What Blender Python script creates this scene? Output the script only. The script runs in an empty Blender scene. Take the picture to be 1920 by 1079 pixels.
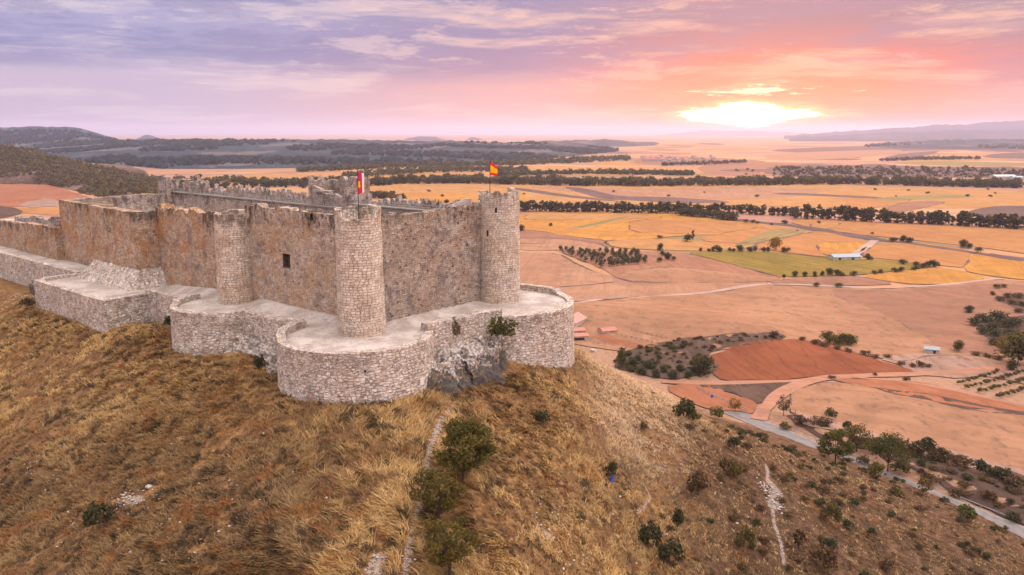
import bpy, bmesh, math, random
import numpy as np
from mathutils import Vector, Matrix
random.seed(7); RNG = np.random.default_rng(11)
sc = bpy.context.scene; COL = sc.collection
R = math.radians

# ------------------------------------------------------------------ camera
FPX = 1500.0; HORIZON = 250.0; ZC = 30.0          # focal length and horizon row in 1920 px
PITCH = math.atan((540 - HORIZON) / FPX); SP, CP = math.sin(PITCH), math.cos(PITCH)
cam = bpy.data.cameras.new('camera'); camo = bpy.data.objects.new('camera', cam); COL.objects.link(camo)
camo.location = (0, 0, ZC); camo.rotation_euler = (math.pi/2 - PITCH, 0, 0)
cam.sensor_width = 36; cam.lens = 36 * FPX / 1920; cam.clip_start = 1; cam.clip_end = 90000
sc.camera = camo
sc.view_settings.view_transform = 'Standard'; sc.view_settings.look = 'None'
sc.view_settings.exposure = 0.0; sc.view_settings.gamma = 1
sc.render.engine = 'CYCLES'
cy = sc.cycles; cy.use_denoising = True; cy.max_bounces = 4; cy.diffuse_bounces = 1; cy.transparent_max_bounces = 4
cy.volume_bounces = 1; cy.sample_clamp_indirect = 6
SUN_AZ = R(16.7); SUN_EL = R(1.25)

# ------------------------------------------------------------------ node helpers
def lin(r, g=None, b=None):
    if g is None: r, g, b = r
    f = lambda c: (c/255/12.92 if c/255 <= .04045 else ((c/255+.055)/1.055)**2.4)
    return (f(r), f(g), f(b), 1.0)
class NT:
    def __init__(s, tree): s.t = tree; s.n = tree.nodes; s.l = tree.links; s.n.clear()
    def new(s, typ, **kw):
        n = s.n.new(typ)
        for k, v in kw.items(): setattr(n, k, v)
        return n
    def put(s, sock, v):
        if isinstance(v, bpy.types.NodeSocket): s.l.new(v, sock)
        elif v is not None:
            if sock.type in ('RGBA',) and len(v) == 3: v = (*v, 1)
            sock.default_value = v
    def m(s, op, a, b=None, c=None, clamp=False):
        n = s.new('ShaderNodeMath', operation=op, use_clamp=clamp)
        s.put(n.inputs[0], a); s.put(n.inputs[1], b)
        if c is not None: s.put(n.inputs[2], c)
        return n.outputs[0]
    def mix(s, f, a, b, blend='MIX'):
        n = s.new('ShaderNodeMix', data_type='RGBA', blend_type=blend); n.clamp_factor = True
        s.put(n.inputs[0], f); s.put(n.inputs[6], a); s.put(n.inputs[7], b); return n.outputs[2]
    def step(s, x, a, b, lo=0.0, hi=1.0):
        n = s.new('ShaderNodeMapRange', interpolation_type='SMOOTHSTEP')
        s.put(n.inputs[0], x); s.put(n.inputs[1], a); s.put(n.inputs[2], b); s.put(n.inputs[3], lo); s.put(n.inputs[4], hi); return n.outputs[0]
    def ramp(s, x, stops, interp='LINEAR'):
        n = s.new('ShaderNodeValToRGB'); e = n.color_ramp.elements; n.color_ramp.interpolation = interp
        while len(e) < len(stops): e.new(0.5)
        for i, (p, c) in enumerate(stops): e[i].position = p; e[i].color = c if len(c) == 4 else (*c, 1)
        s.put(n.inputs[0], x); return n.outputs[0]
    def xyz(s, x, y, z):
        n = s.new('ShaderNodeCombineXYZ'); s.put(n.inputs[0], x); s.put(n.inputs[1], y); s.put(n.inputs[2], z); return n.outputs[0]
    def sep(s, v):
        n = s.new('ShaderNodeSeparateXYZ'); s.put(n.inputs[0], v); return n.outputs
    def vm(s, op, a, b=None, scale=None):
        n = s.new('ShaderNodeVectorMath', operation=op); s.put(n.inputs[0], a)
        if b is not None: s.put(n.inputs[1], b)
        if scale is not None: s.put(n.inputs['Scale'], scale)
        return n.outputs[0]
    def noise(s, v, scale, detail=4, rough=.55, dist=0.0, color=False):
        n = s.new('ShaderNodeTexNoise'); s.put(n.inputs['Vector'], v); s.put(n.inputs['Scale'], scale)
        n.inputs['Detail'].default_value = detail; n.inputs['Roughness'].default_value = rough; n.inputs['Distortion'].default_value = dist
        return n.outputs['Color' if color else 'Fac']
    def voro(s, v, scale, feature='F1', out='Distance', rnd=1.0):
        n = s.new('ShaderNodeTexVoronoi', feature=feature); s.put(n.inputs['Vector'], v); s.put(n.inputs['Scale'], scale)
        n.inputs['Randomness'].default_value = rnd; return n.outputs[out]
    def attr(s, name, out='Fac'):
        n = s.new('ShaderNodeAttribute', attribute_name=name); return n.outputs[out]

# ------------------------------------------------------------------ sky
def build_world():
    w = bpy.data.worlds.new('World'); sc.world = w; w.use_nodes = True
    N = NT(w.node_tree)
    g = N.new('ShaderNodeTexCoord').outputs['Generated']
    x, y, z = N.sep(g)
    az = N.m('ARCTAN2', x, y); A = N.m('SUBTRACT', az, SUN_AZ); el = z
    elr = N.m('MULTIPLY', N.m('ADD', el, .02), 1/.24, clamp=True)           # 0..1 over -.02 .. .22
    P = lambda e: (e + .02) / .24
    left = N.ramp(elr, [(P(-.02), lin(172,160,196)), (P(.03), lin(198,180,206)), (P(.065), lin(198,180,208)), (P(.10), lin(164,160,202)), (P(.135), lin(166,162,204)), (P(.16), lin(136,144,196)), (P(.21), lin(136,142,194))])
    mid = N.ramp(elr, [(P(-.02), lin(214,150,158)), (P(.02), lin(228,168,164)), (P(.055), lin(222,164,168)), (P(.078), lin(166,132,168)), (P(.11), lin(140,126,172)), (P(.14), lin(152,140,178)), (P(.17), lin(134,132,180)), (P(.21), lin(146,144,190))])
    near = N.ramp(elr, [(P(-.02), lin(208,78,46)), (P(.02), lin(222,108,64)), (P(.05), lin(236,116,82)), (P(.075), lin(236,108,94)), (P(.098), lin(196,108,118)), (P(.125), lin(162,118,142)), (P(.16), lin(164,136,162)), (P(.21), lin(164,142,180))])
    right = N.ramp(elr, [(P(-.02), lin(196,134,150)), (P(.02), lin(224,148,146)), (P(.04), lin(222,150,150)), (P(.056), lin(190,124,148)), (P(.08), lin(198,116,134)), (P(.105), lin(160,126,146)), (P(.13), lin(152,138,154)), (P(.16), lin(168,154,166)), (P(.21), lin(168,152,180))])
    c = N.mix(N.step(A, -.72, -.30), left, mid)
    c = N.mix(N.step(A, -.31, -.03), c, near)
    c = N.mix(N.step(A, .08, .30), c, right)
    # streaked cloud deck, drawn in angles on the sky dome
    wv = N.noise(N.xyz(N.m('MULTIPLY', az, 5), N.m('MULTIPLY', el, 14), 3.1), 1, 3, .5)
    ew = N.m('ADD', el, N.m('MULTIPLY', N.m('SUBTRACT', wv, .5), .022))
    s1 = N.noise(N.xyz(N.m('MULTIPLY', az, 4.2), N.m('MULTIPLY', ew, 46), 0.3), 1, 7, .62)
    s2 = N.noise(N.xyz(N.m('MULTIPLY', az, 8.0), N.m('MULTIPLY', ew, 60), 7.7), 1, 7, .66)
    s3 = N.noise(N.xyz(N.m('MULTIPLY', az, 3.0), N.m('MULTIPLY', ew, 20), 4.4), 1, 6, .6)
    side = N.step(A, -.75, -.05)
    dark = N.mix(side, lin(120,124,178), lin(160,122,156))
    hi = N.mix(side, lin(232,214,220), lin(255,196,170))
    up = N.step(el, .045, .10)
    c = N.mix(N.m('MULTIPLY', N.m('MULTIPLY', N.step(s3, .48, .64), up), .75), c, dark)
    c = N.mix(N.m('MULTIPLY', N.step(s1, .50, .66), .6), c, hi)
    c = N.mix(N.m('MULTIPLY', N.step(s2, .60, .80), .55), c, hi)
    c = N.mix(N.m('MULTIPLY', N.step(N.m('MULTIPLY', s1, s2), .20, .13), N.m('MULTIPLY', up, .45)), c, dark)
    s4 = N.noise(N.xyz(N.m('MULTIPLY', az, 7.0), N.m('MULTIPLY', ew, 34), 12.3), 1, 8, .68)
    c = N.mix(N.m('MULTIPLY', N.step(s4, .52, .62), N.m('MULTIPLY', N.step(el, .055, .095), .55)), c, N.mix(side, lin(128,130,180), lin(158,122,152)))
    c = N.mix(N.m('MULTIPLY', N.step(s4, .46, .36), N.m('MULTIPLY', N.step(el, .03, .07), .5)), c, hi)
    # bright openings in the deck up and right
    op = N.m('MULTIPLY', N.step(s2, .60, .72), N.m('MULTIPLY', N.step(el, .115, .145), N.step(N.m('ABSOLUTE', N.m('SUBTRACT', A, .06)), .24, .02)))
    c = N.mix(N.m('MULTIPLY', op, .9), c, lin(255,238,224))
    # the gap in front of the sun
    wob = N.m('SUBTRACT', N.noise(N.xyz(N.m('MULTIPLY', az, 26), N.m('MULTIPLY', el, 240), 1.7), 1, 6, .65), .5)
    e0 = N.m('SUBTRACT', el, .0210); a0 = N.m('ADD', A, .010)
    eh = N.m('ADD', .0150, N.m('MULTIPLY', N.m('GREATER_THAN', 0.0, e0), -.001))
    q = N.m('ADD', N.m('DIVIDE', N.m('ABSOLUTE', a0), .066), N.m('POWER', N.m('DIVIDE', N.m('ABSOLUTE', e0), eh), 1.5))
    q = N.m('ADD', q, N.m('MULTIPLY', wob, 1.9))
    slit = N.m('ADD', N.m('DIVIDE', N.m('ABSOLUTE', N.m('SUBTRACT', A, .012)), .085), N.m('DIVIDE', N.m('ABSOLUTE', N.m('SUBTRACT', el, .048)), .013))
    slit = N.m('ADD', slit, N.m('MULTIPLY', wob, 5.0))
    glow = N.m('ADD', N.m('POWER', N.m('DIVIDE', a0, .16), 2), N.m('POWER', N.m('DIVIDE', e0, .045), 2))
    glow = N.m('POWER', 2.718, N.m('MULTIPLY', glow, -1.0))
    c = N.mix(N.m('MULTIPLY', glow, .55), c, (.95, .33, .14))
    c = N.mix(N.m('MULTIPLY', N.step(q, 2.1, .95), .85), c, (1.5, .68, .18))
    white = N.m('MAXIMUM', N.step(q, 1.30, .62), N.m('MULTIPLY', N.step(slit, .75, .1), .16))
    c = N.mix(white, c, (9.0, 6.6, 3.6))
    # overhead and behind, out of view: brightness added as fill for the castle
    side_l = N.m('ADD', .95, N.m('MULTIPLY', N.m('ADD', N.m('MULTIPLY', x, .80), N.m('MULTIPLY', y, .25)), .62))   # added tilt, brighter to the right, to shade the round towers
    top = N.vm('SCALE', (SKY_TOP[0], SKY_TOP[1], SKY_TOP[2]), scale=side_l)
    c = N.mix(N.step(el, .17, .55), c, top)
    bg = N.new('ShaderNodeBackground'); N.put(bg.inputs[0], c); bg.inputs[1].default_value = 1.0
    sky = N.new('ShaderNodeTexSky', sky_type='NISHITA'); sky.sun_disc = False
    sky.sun_elevation = SUN_EL; sky.sun_rotation = SUN_AZ
    bg2 = N.new('ShaderNodeBackground'); N.put(bg2.inputs[0], sky.outputs[0]); bg2.inputs[1].default_value = 0.02
    add = N.new('ShaderNodeAddShader'); N.l.new(bg.outputs[0], add.inputs[0]); N.l.new(bg2.outputs[0], add.inputs[1])
    out = N.new('ShaderNodeOutputWorld'); N.l.new(add.outputs[0], out.inputs[0])
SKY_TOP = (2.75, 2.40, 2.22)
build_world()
sd = bpy.data.lights.new('sun', 'SUN'); so = bpy.data.objects.new('sun', sd); COL.objects.link(so)
sd.energy = 3.2; sd.angle = R(9); sd.color = (1.0, .38, .14)
_el = R(4.0)
so.rotation_euler = Vector((math.sin(SUN_AZ)*math.cos(_el), math.cos(SUN_AZ)*math.cos(_el), math.sin(_el))).to_track_quat('Z', 'Y').to_euler()

# ------------------------------------------------------------------ numpy noise and terrain
def _h(i, j, k=0):
    n = (i.astype(np.int64)*374761393 + j.astype(np.int64)*668265263 + k*2147483647) & 0xFFFFFFFF
    n = ((n ^ (n >> 13)) * 1274126177) & 0xFFFFFFFF
    return ((n ^ (n >> 16)) & 0xFFFFFF) / float(0xFFFFFF)
def vnoise(x, y, k=0):
    x = np.asarray(x, float); y = np.asarray(y, float)
    i = np.floor(x); j = np.floor(y); fx = x-i; fy = y-j
    fx = fx*fx*(3-2*fx); fy = fy*fy*(3-2*fy)
    a = _h(i, j, k); b = _h(i+1, j, k); c = _h(i, j+1, k); d = _h(i+1, j+1, k)
    return (a*(1-fx)+b*fx)*(1-fy)+(c*(1-fx)+d*fx)*fy
def fbm(x, y, k=0, o=4):
    s = 0; a = .5; f = 1; t = 0
    for q in range(o): s = s + a*vnoise(np.asarray(x)*f+17.3*q, np.asarray(y)*f-9.1*q, k+q); t += a; a *= .5; f *= 2.03
    return s/t
def sstep(x, a, b):
    t = np.clip((np.asarray(x, float)-a)/(b-a), 0, 1); return t*t*(3-2*t)
T1 = (-23.09, 119.72); _th = R(49.15); AX = (math.cos(_th), math.sin(_th)); BX = (-AX[1], AX[0])
def W(s, t): return (T1[0]+s*AX[0]+t*BX[0], T1[1]+s*AX[1]+t*BX[1])         # castle axes -> world
def LOC(x, y):
    dx = np.asarray(x, float)-T1[0]; dy = np.asarray(y, float)-T1[1]
    return dx*AX[0]+dy*AX[1], dx*BX[0]+dy*BX[1]
PLAIN = -60.0
def hill_d(x, y):
    s, t = LOC(x, y)
    ds = np.maximum(np.maximum(-5-s, s-38), 0); dt = np.maximum(np.maximum(-2-t, t-190), 0)
    return np.hypot(ds, dt) - 9.0
def plain_h(x, y):
    x = np.asarray(x, float); y = np.asarray(y, float)
    z = PLAIN + 0*x
    z = z + 6.5*np.exp(-((x-98)/34)**2-((y-345)/42)**2)                       # swell under the red field
    z = z + 5.0*np.exp(-((x-42)/40)**2-((y-385)/30)**2)                       # scrub knoll beside it
    z = z + 2.5*np.exp(-((x-135)/36)**2-((y-262)/26)**2)
    return z
def hill_h(x, y):
    d = hill_d(x, y); dd = np.maximum(d, -6)
    s, t = LOC(x, y)
    rf = sstep(np.asarray(x, float)-.12*(np.asarray(y, float)-100), -6, 22); dp = np.maximum(dd, 0)
    z = -7.0 - (1-rf)*(.40*dp + .0022*dp**2*sstep(dd, 0, 40)) - rf*(.80*dp - .0030*np.minimum(dp, 120)**2) + .10*np.minimum(dd, 0)
    z = z + 2.6*np.exp(-((x-92)/24)**2-((y-145)/30)**2)
    near = sstep(dd, -2, 6)*(1-sstep(dd, 90, 140))
    z = z + near*((fbm(x/14, y/14, 3, 3)-.5)*1.3 + (fbm(x/3.1, y/3.1, 9, 3)-.5)*.8)
    # ground climbs to the wall foot between the bastions
    z = z + 2.0*np.exp(-((s+7)/5)**2-((t-19)/7)**2) + 1.8*np.exp(-((s+9)/6)**2-((t-52)/7)**2) - .8*np.exp(-((s-14)/7)**2-((t+12)/5)**2)
    z = z + .9*np.exp(-((s+16)/9)**2)*sstep(t, 55, 75)
    z = z - 4.6*np.exp(-((np.asarray(x)-16)/10)**2-((np.asarray(y)-149)/18)**2)
    return z
ROAD_PTS = [(61, 277), (66, 262), (75, 244), (88, 220), (102, 194), (117.5, 167), (132, 143), (150, 113)]
def road_dist(x, y):
    x = np.asarray(x, float); y = np.asarray(y, float); best = np.full(np.broadcast(x, y).shape, 1e9)
    for (ax, ay), (bx, by) in zip(ROAD_PTS[:-1], ROAD_PTS[1:]):
        dx, dy = bx-ax, by-ay; q = np.clip(((x-ax)*dx+(y-ay)*dy)/(dx*dx+dy*dy), 0, 1)
        best = np.minimum(best, np.hypot(x-ax-q*dx, y-ay-q*dy))
    return best
def H(x, y):
    a = plain_h(x, y); b = hill_h(x, y); k = 5.0
    h = np.clip(.5+.5*(b-a)/k, 0, 1)
    z = a*(1-h)+b*h + k*h*(1-h)
    rd = road_dist(x, y); f = 1-sstep(rd, 5.5, 11)
    return z*(1-f) + (PLAIN+.25)*f
def gp(u, v, it=60):
    """ground point seen along a photo pixel (1920 px frame)"""
    d = (v-540)/FPX; rx, ry, rz = (u-960)/FPX, CP-d*SP, -(SP+d*CP)
    lo = 30.0; hi = 120000.0; t = lo; prev = lo
    step = .6
    while t < hi:
        z = ZC+rz*t
        if z < float(H(rx*t, ry*t)):
            a, b = prev, t
            for _ in range(24):
                mth = (a+b)/2
                if ZC+rz*mth < float(H(rx*mth, ry*mth)): b = mth
                else: a = mth
            t = (a+b)/2; return (rx*t, ry*t, float(H(rx*t, ry*t)))
        if t > 420: t0 = (ZC-PLAIN)/max(-rz, 1e-6); return (rx*t0, ry*t0, PLAIN)
        prev = t; t += step
    return (rx*t, ry*t, PLAIN)

# ------------------------------------------------------------------ mesh + object helpers
class MB:
    """collects faces, with uv in metres and a second uv (distance below the top, random)"""
    def __init__(s): s.v = []; s.f = []; s.uv = []; s.uv2 = []; s.m = []
    def face(s, pts, uv=None, uv2=None, mi=0):
        b = len(s.v); s.v.extend(tuple(map(float, p)) for p in pts); n = len(pts)
        s.f.append(tuple(range(b, b+n))); s.m.append(mi)
        if uv is None:
            p0, p1, p2 = (np.array(pts[i], float) for i in (0, 1, 2)); nn = np.cross(p1-p0, p2-p0); L = np.linalg.norm(nn); nn = nn/L if L > 0 else np.array((0, 0, 1.))
            if abs(nn[2]) > .7: uv = [(p[0], p[1]) for p in pts]
            else:
                h = np.array((-nn[1], nn[0], 0)); h /= max(1e-9, np.linalg.norm(h)); uv = [(float(np.dot(h, p)), p[2]) for p in pts]
        s.uv.append([tuple(map(float, q)) for q in uv]); s.uv2.append(uv2 if uv2 is not None else [(3.0, 3.0)]*n)
    def box(s, c, d, rot=0.0, jit=0.0, bottom=True, tilt=0.0, top_in=0.0, mi=0):
        """box: centre c at its base, size d"""
        ca, sa = math.cos(rot), math.sin(rot); V = []
        for k in (0, 1):
            q = 1-top_in*k
            for (i, j) in ((-1, -1), (1, -1), (1, 1), (-1, 1)):
                px, py = i*d[0]/2*q+random.uniform(-jit, jit), j*d[1]/2*q+random.uniform(-jit, jit)
                V.append((c[0]+px*ca-py*sa, c[1]+px*sa+py*ca, c[2]+k*d[2]+(random.uniform(-jit, jit) if k else 0)+tilt*i*k))
        for q in ((0, 1, 5, 4), (1, 2, 6, 5), (2, 3, 7, 6), (3, 0, 4, 7), (4, 5, 6, 7)) + (((3, 2, 1, 0),) if bottom else ()):
            pts = [V[i] for i in q]; s.face(pts, uv2=[(c[2]+d[2]-p[2], 2.0) for p in pts], mi=mi)
    def tube(s, a, b, r0, r1, n=8, mi=0):
        a = Vector(a); b = Vector(b); d = (b-a); L = d.length; d.normalize(); u = d.orthogonal().normalized(); w = d.cross(u)
        ra = [a+(u*math.cos(2*math.pi*i/n)+w*math.sin(2*math.pi*i/n))*r0 for i in range(n)]
        rb = [b+(u*math.cos(2*math.pi*i/n)+w*math.sin(2*math.pi*i/n))*r1 for i in range(n)]
        for i in range(n):
            j = (i+1) % n; s.face([ra[i], ra[j], rb[j], rb[i]], uv=[(i/n, 0), ((i+1)/n, 0), ((i+1)/n, L), (i/n, L)], mi=mi)
        s.face(list(reversed(ra)), mi=mi); s.face(rb, mi=mi)
    def mesh(s, name, mats, smooth=False):
        me = bpy.data.meshes.new(name); me.from_pydata(s.v, [], s.f)
        ul = me.uv_layers.new(name='UVMap'); ul2 = me.uv_layers.new(name='edge')
        ul.data.foreach_set('uv', np.array([c for f in s.uv for c in f], np.float32).ravel())
        ul2.data.foreach_set('uv', np.array([c for f in s.uv2 for c in f], np.float32).ravel())
        for m in (mats if isinstance(mats, (list, tuple)) else [mats]): me.materials.append(m)
        me.polygons.foreach_set('material_index', np.array(s.m, np.int32))
        if smooth:
            bm = bmesh.new(); bm.from_mesh(me); bmesh.ops.remove_doubles(bm, verts=bm.verts, dist=1e-4); bm.to_mesh(me); bm.free(); me.polygons.foreach_set('use_smooth', [True]*len(me.polygons))
        me.update(); return me
def tag(o, label=None, cat=None, group=None, kind=None):
    for k, v in (('label', label), ('category', cat), ('group', group), ('kind', kind)):
        if v: o[k] = v
    return o
def link(name, me, parent=None, loc=None):
    o = bpy.data.objects.new(name, me); COL.objects.link(o)
    if parent: o.parent = parent
    if loc is not None: o.location = loc
    return o
def build(name, mb, mat, parent=None, smooth=False, label=None):
    o = link(name, mb.mesh(name, mat, smooth), parent)
    if label: o['label'] = label
    return o
def empty(name, label, cat, loc=(0, 0, 0), group=None, rz=0.0):
    o = bpy.data.objects.new(name, None); COL.objects.link(o); o.location = loc; o.rotation_euler = (0, 0, rz); return tag(o, label, cat, group)
def npmesh(name, v, f, mat, attrs=None, smooth=False):
    """mesh from numpy arrays, all faces of one size"""
    me = bpy.data.meshes.new(name); n = f.shape[1]
    me.vertices.add(len(v)); me.vertices.foreach_set('co', np.ascontiguousarray(v, np.float32).ravel())
    me.loops.add(f.size); me.loops.foreach_set('vertex_index', np.ascontiguousarray(f, np.int32).ravel())
    me.polygons.add(len(f)); me.polygons.foreach_set('loop_start', np.arange(0, f.size, n, dtype=np.int32))
    try: me.polygons.foreach_set('loop_total', np.full(len(f), n, np.int32))
    except Exception: pass
    if smooth: me.polygons.foreach_set('use_smooth', np.ones(len(f), bool))
    for k, a in (attrs or {}).items():
        if a.ndim == 1: at = me.attributes.new(k, 'FLOAT', 'POINT'); at.data.foreach_set('value', a.astype(np.float32))
        else: at = me.attributes.new(k, 'FLOAT_COLOR', 'POINT'); at.data.foreach_set('color', np.c_[a, np.ones(len(a))].astype(np.float32).ravel())
    me.materials.append(mat); me.update(calc_edges=True); me.validate(); return me

# ------------------------------------------------------------------ materials
def mat(name):
    m = bpy.data.materials.new(name); m.use_nodes = True; return m, NT(m.node_tree)
def finish(N, color, rough=.9, bump=None, bstr=.5, bdist=.1, metal=0.0, spec=.3, trans=0.0):
    p = N.new('ShaderNodeBsdfPrincipled'); N.put(p.inputs['Base Color'], color); N.put(p.inputs['Roughness'], rough); p.inputs['Metallic'].default_value = metal
    p.inputs['Specular IOR Level'].default_value = spec
    if bump is not None:
        b = N.new('ShaderNodeBump'); b.inputs['Strength'].default_value = bstr; b.inputs['Distance'].default_value = bdist; N.put(b.inputs['Height'], bump); N.l.new(b.outputs[0], p.inputs['Normal'])
    sh = p.outputs[0]
    if trans > 0:
        t = N.new('ShaderNodeBsdfTranslucent'); N.put(t.inputs[0], color); mx = N.new('ShaderNodeMixShader'); mx.inputs[0].default_value = trans
        N.l.new(sh, mx.inputs[1]); N.l.new(t.outputs[0], mx.inputs[2]); sh = mx.outputs[0]
    o = N.new('ShaderNodeOutputMaterial'); N.l.new(sh, o.inputs[0])
def stone_mat(name, c1, c2, ochre, ochre_amt, lichen, bw=.62, bh=.36, mortar=(.15, .11, .09), wear=1.0, seed=0.0, mort=.045):
    m, N = mat(name)
    uv = N.new('ShaderNodeUVMap', uv_map='UVMap').outputs[0]; ed = N.sep(N.new('ShaderNodeUVMap', uv_map='edge').outputs[0])
    pos = N.new('ShaderNodeNewGeometry').outputs['Position']
    nz = N.noise(uv, 1.6, 3, .6, color=True)
    uvd = N.vm('ADD', uv, N.vm('SCALE', N.vm('SUBTRACT', nz, (.5, .5, .5)), scale=.26))
    row = N.m('FLOOR', N.m('DIVIDE', N.sep(uvd)[1], bh))
    off = N.m('MULTIPLY', N.m('FRACT', N.m('MULTIPLY', N.m('SINE', N.m('MULTIPLY', row, 12.9898)), 437.58)), 1.0)
    su = N.m('ADD', N.m('DIVIDE', N.sep(uvd)[0], bw), off); sv = N.m('DIVIDE', N.sep(uvd)[1], bh)
    cv = N.xyz(su, sv, seed)
    cell = N.voro(cv, 1.0, out='Color', rnd=.40); dist = N.voro(cv, 1.0, 'DISTANCE_TO_EDGE', rnd=.40)
    gap = N.step(dist, mort*1.9, mort*.3)
    cr = N.sep(cell)
    tone = N.m('ADD', N.m('MULTIPLY', cr[0], .8), N.m('MULTIPLY', N.noise(pos, 1.7, 4, .7), .25))
    base = N.mix(tone, c1, c2)
    base = N.mix(N.m('MULTIPLY', N.step(cr[1], .72, .95), .40), base, (c2[0]*1.25, c2[1]*1.25, c2[2]*1.28, 1))
    base = N.mix(N.m('MULTIPLY', N.step(cr[2], .74, .97), .38), base, (ochre[0]*.7, ochre[1]*.62, ochre[2]*.6, 1))
    p1 = N.noise(pos, .21, 6, .70); p2 = N.noise(N.vm('ADD', pos, (31, 7, 3)), .33, 5, .65)
    base = N.mix(N.m('MULTIPLY', N.step(p1, .43, .62), ochre_amt), base, N.mix(tone, (ochre[0]*.75, ochre[1]*.72, ochre[2]*.7, 1), ochre))
    base = N.mix(N.m('MULTIPLY', N.step(p2, .51, .64), .48*wear), base, (.17, .145, .15, 1))            # grey weathering
    streak = N.noise(N.vm('MULTIPLY', pos, (1.25, 1.25, .42)), 1.0, 6, .75)
    fade = N.step(ed[0], 6.5, .0); big = N.noise(pos, .11, 3, .5)
    lich = N.m('MULTIPLY', N.step(N.m('ADD', N.m('ADD', N.m('MULTIPLY', streak, .75), N.m('MULTIPLY', fade, .20)), N.m('MULTIPLY', N.m('SUBTRACT', big, .5), .5)), .52, .68), lichen)
    base = N.mix(lich, base, (.055, .045, .042, 1))                                                       # dark lichen running from the wall heads
    foot = N.m('MULTIPLY', N.step(N.noise(pos, .7, 4, .6), .50, .64), N.step(ed[1], 2.6, .3))
    base = N.mix(N.m('MULTIPLY', foot, .75*wear), base, (.09, .06, .05, 1))
    p3 = N.noise(N.vm('ADD', pos, (5, 53, 11)), .42, 6, .72)
    base = N.mix(N.m('MULTIPLY', N.step(p3, .54, .64), .62), base, (c2[0]*1.18, c2[1]*1.20, c2[2]*1.24, 1))       # pale repaired and lime-washed areas
    pit = N.noise(N.vm('MULTIPLY', pos, (1, 1, 1.5)), 1.15, 5, .75)
    base = N.mix(N.m('MULTIPLY', N.step(pit, .56, .64), .80*wear), base, (.075, .055, .05, 1))                  # eroded pits and lost joints
    fine = N.noise(uv, 9, 3, .7)
    base = N.mix(N.m('MULTIPLY', N.step(fine, .42, .72), .42), base, (.12, .09, .08, 1))
    base = N.mix(N.m('MULTIPLY', gap, N.step(N.noise(pos, .85, 4, .6), .36, .60, .12, .85)), base, (*mortar, 1))
    hgt = N.m('ADD', N.m('MULTIPLY', N.m('SUBTRACT', 1.0, gap), .7), N.m('ADD', N.m('MULTIPLY', fine, .35), N.m('MULTIPLY', cr[0], .4)))
    finish(N, base, .92, hgt, 1.0, .16, spec=.15); return m
STONE = stone_mat('castle_stone', (.42, .32, .25, 1), (.70, .56, .46, 1), (.64, .38, .20, 1), .62, .95, bw=.58, bh=.34)
STONE_TOWER = stone_mat('pale_tower_stone', (.56, .45, .37, 1), (.84, .71, .61, 1), (.64, .40, .22, 1), .40, .70, bw=.64, bh=.40, wear=.55, seed=2.2)
STONE_END = stone_mat('weathered_end_wall_stone', (.30, .23, .19, 1), (.56, .46, .39, 1), (.50, .30, .17, 1), .40, 1.0, bw=.58, bh=.34, wear=1.5, seed=6.2)
STONE_OCHRE = stone_mat('ochre_castle_stone', (.40, .28, .20, 1), (.66, .50, .38, 1), (.62, .31, .13, 1), .85, .85, bw=.56, bh=.33, seed=3.3)
STONE_REAR = stone_mat('grey_castle_stone', (.34, .275, .24, 1), (.62, .52, .48, 1), (.52, .32, .2, 1), .4, .7, bw=.7, bh=.4, seed=8.1)
STONE_PALE = stone_mat('pale_rampart_stone', (.58, .49, .43, 1), (.88, .79, .72, 1), (.64, .46, .33, 1), .35, .14, bw=.74, bh=.45, mortar=(.25, .18, .15), seed=5.7, mort=.05, wear=.7)
STONE_DARK = stone_mat('opening_stone', (.10, .08, .07, 1), (.18, .14, .12, 1), (.15, .09, .06, 1), .3, .6, seed=1.1)
def plain_mat(name, c, var=.25, scale=1.0, rough=.85, bump=.3, metal=0.0, spec=.3, c2=None, bdist=.05):
    m, N = mat(name); pos = N.new('ShaderNodeTexCoord').outputs['Object']
    n = N.noise(pos, scale, 5, .62); n2 = N.noise(pos, scale*7.3, 3, .6)
    c2 = c2 or tuple(x*(1-var) for x in c[:3])
    col = N.mix(N.step(n, .3, .7), (*c[:3], 1), (*c2[:3], 1)); col = N.mix(N.m('MULTIPLY', N.step(n2, .4, .75), var), col, (*[x*.6 for x in c[:3]], 1))
    finish(N, col, rough, N.m('ADD', n, N.m('MULTIPLY', n2, .5)), bump, bdist, metal, spec); return m
def deck_mat():
    m, N = mat('terrace_paving'); pos = N.new('ShaderNodeNewGeometry').outputs['Position']; a = N.noise(pos, .22, 5, .6); b = N.noise(pos, 1.3, 4, .7); v = N.voro(pos, .75, 'DISTANCE_TO_EDGE')
    c = N.mix(N.step(a, .36, .64), (.36, .30, .27, 1), (.56, .49, .46, 1)); c = N.mix(N.m('MULTIPLY', N.step(b, .50, .70), .55), c, (.27, .215, .185, 1)); c = N.mix(N.m('MULTIPLY', N.step(v, .035, .01), .35), c, (.22, .18, .16, 1))
    c = N.mix(N.m('MULTIPLY', N.step(N.noise(pos, .45, 5, .7), .60, .70), .7), c, (.20, .14, .075, 1)); finish(N, c, .9, N.m('ADD', b, a), .7, .06, spec=.2); return m
DECK = deck_mat()
METAL = plain_mat('galvanised_metal', (.42, .46, .52), .2, 2, .5, metal=.6)
DARKMETAL = plain_mat('dark_metal', (.03, .03, .032), .2, 3, .5)

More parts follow.
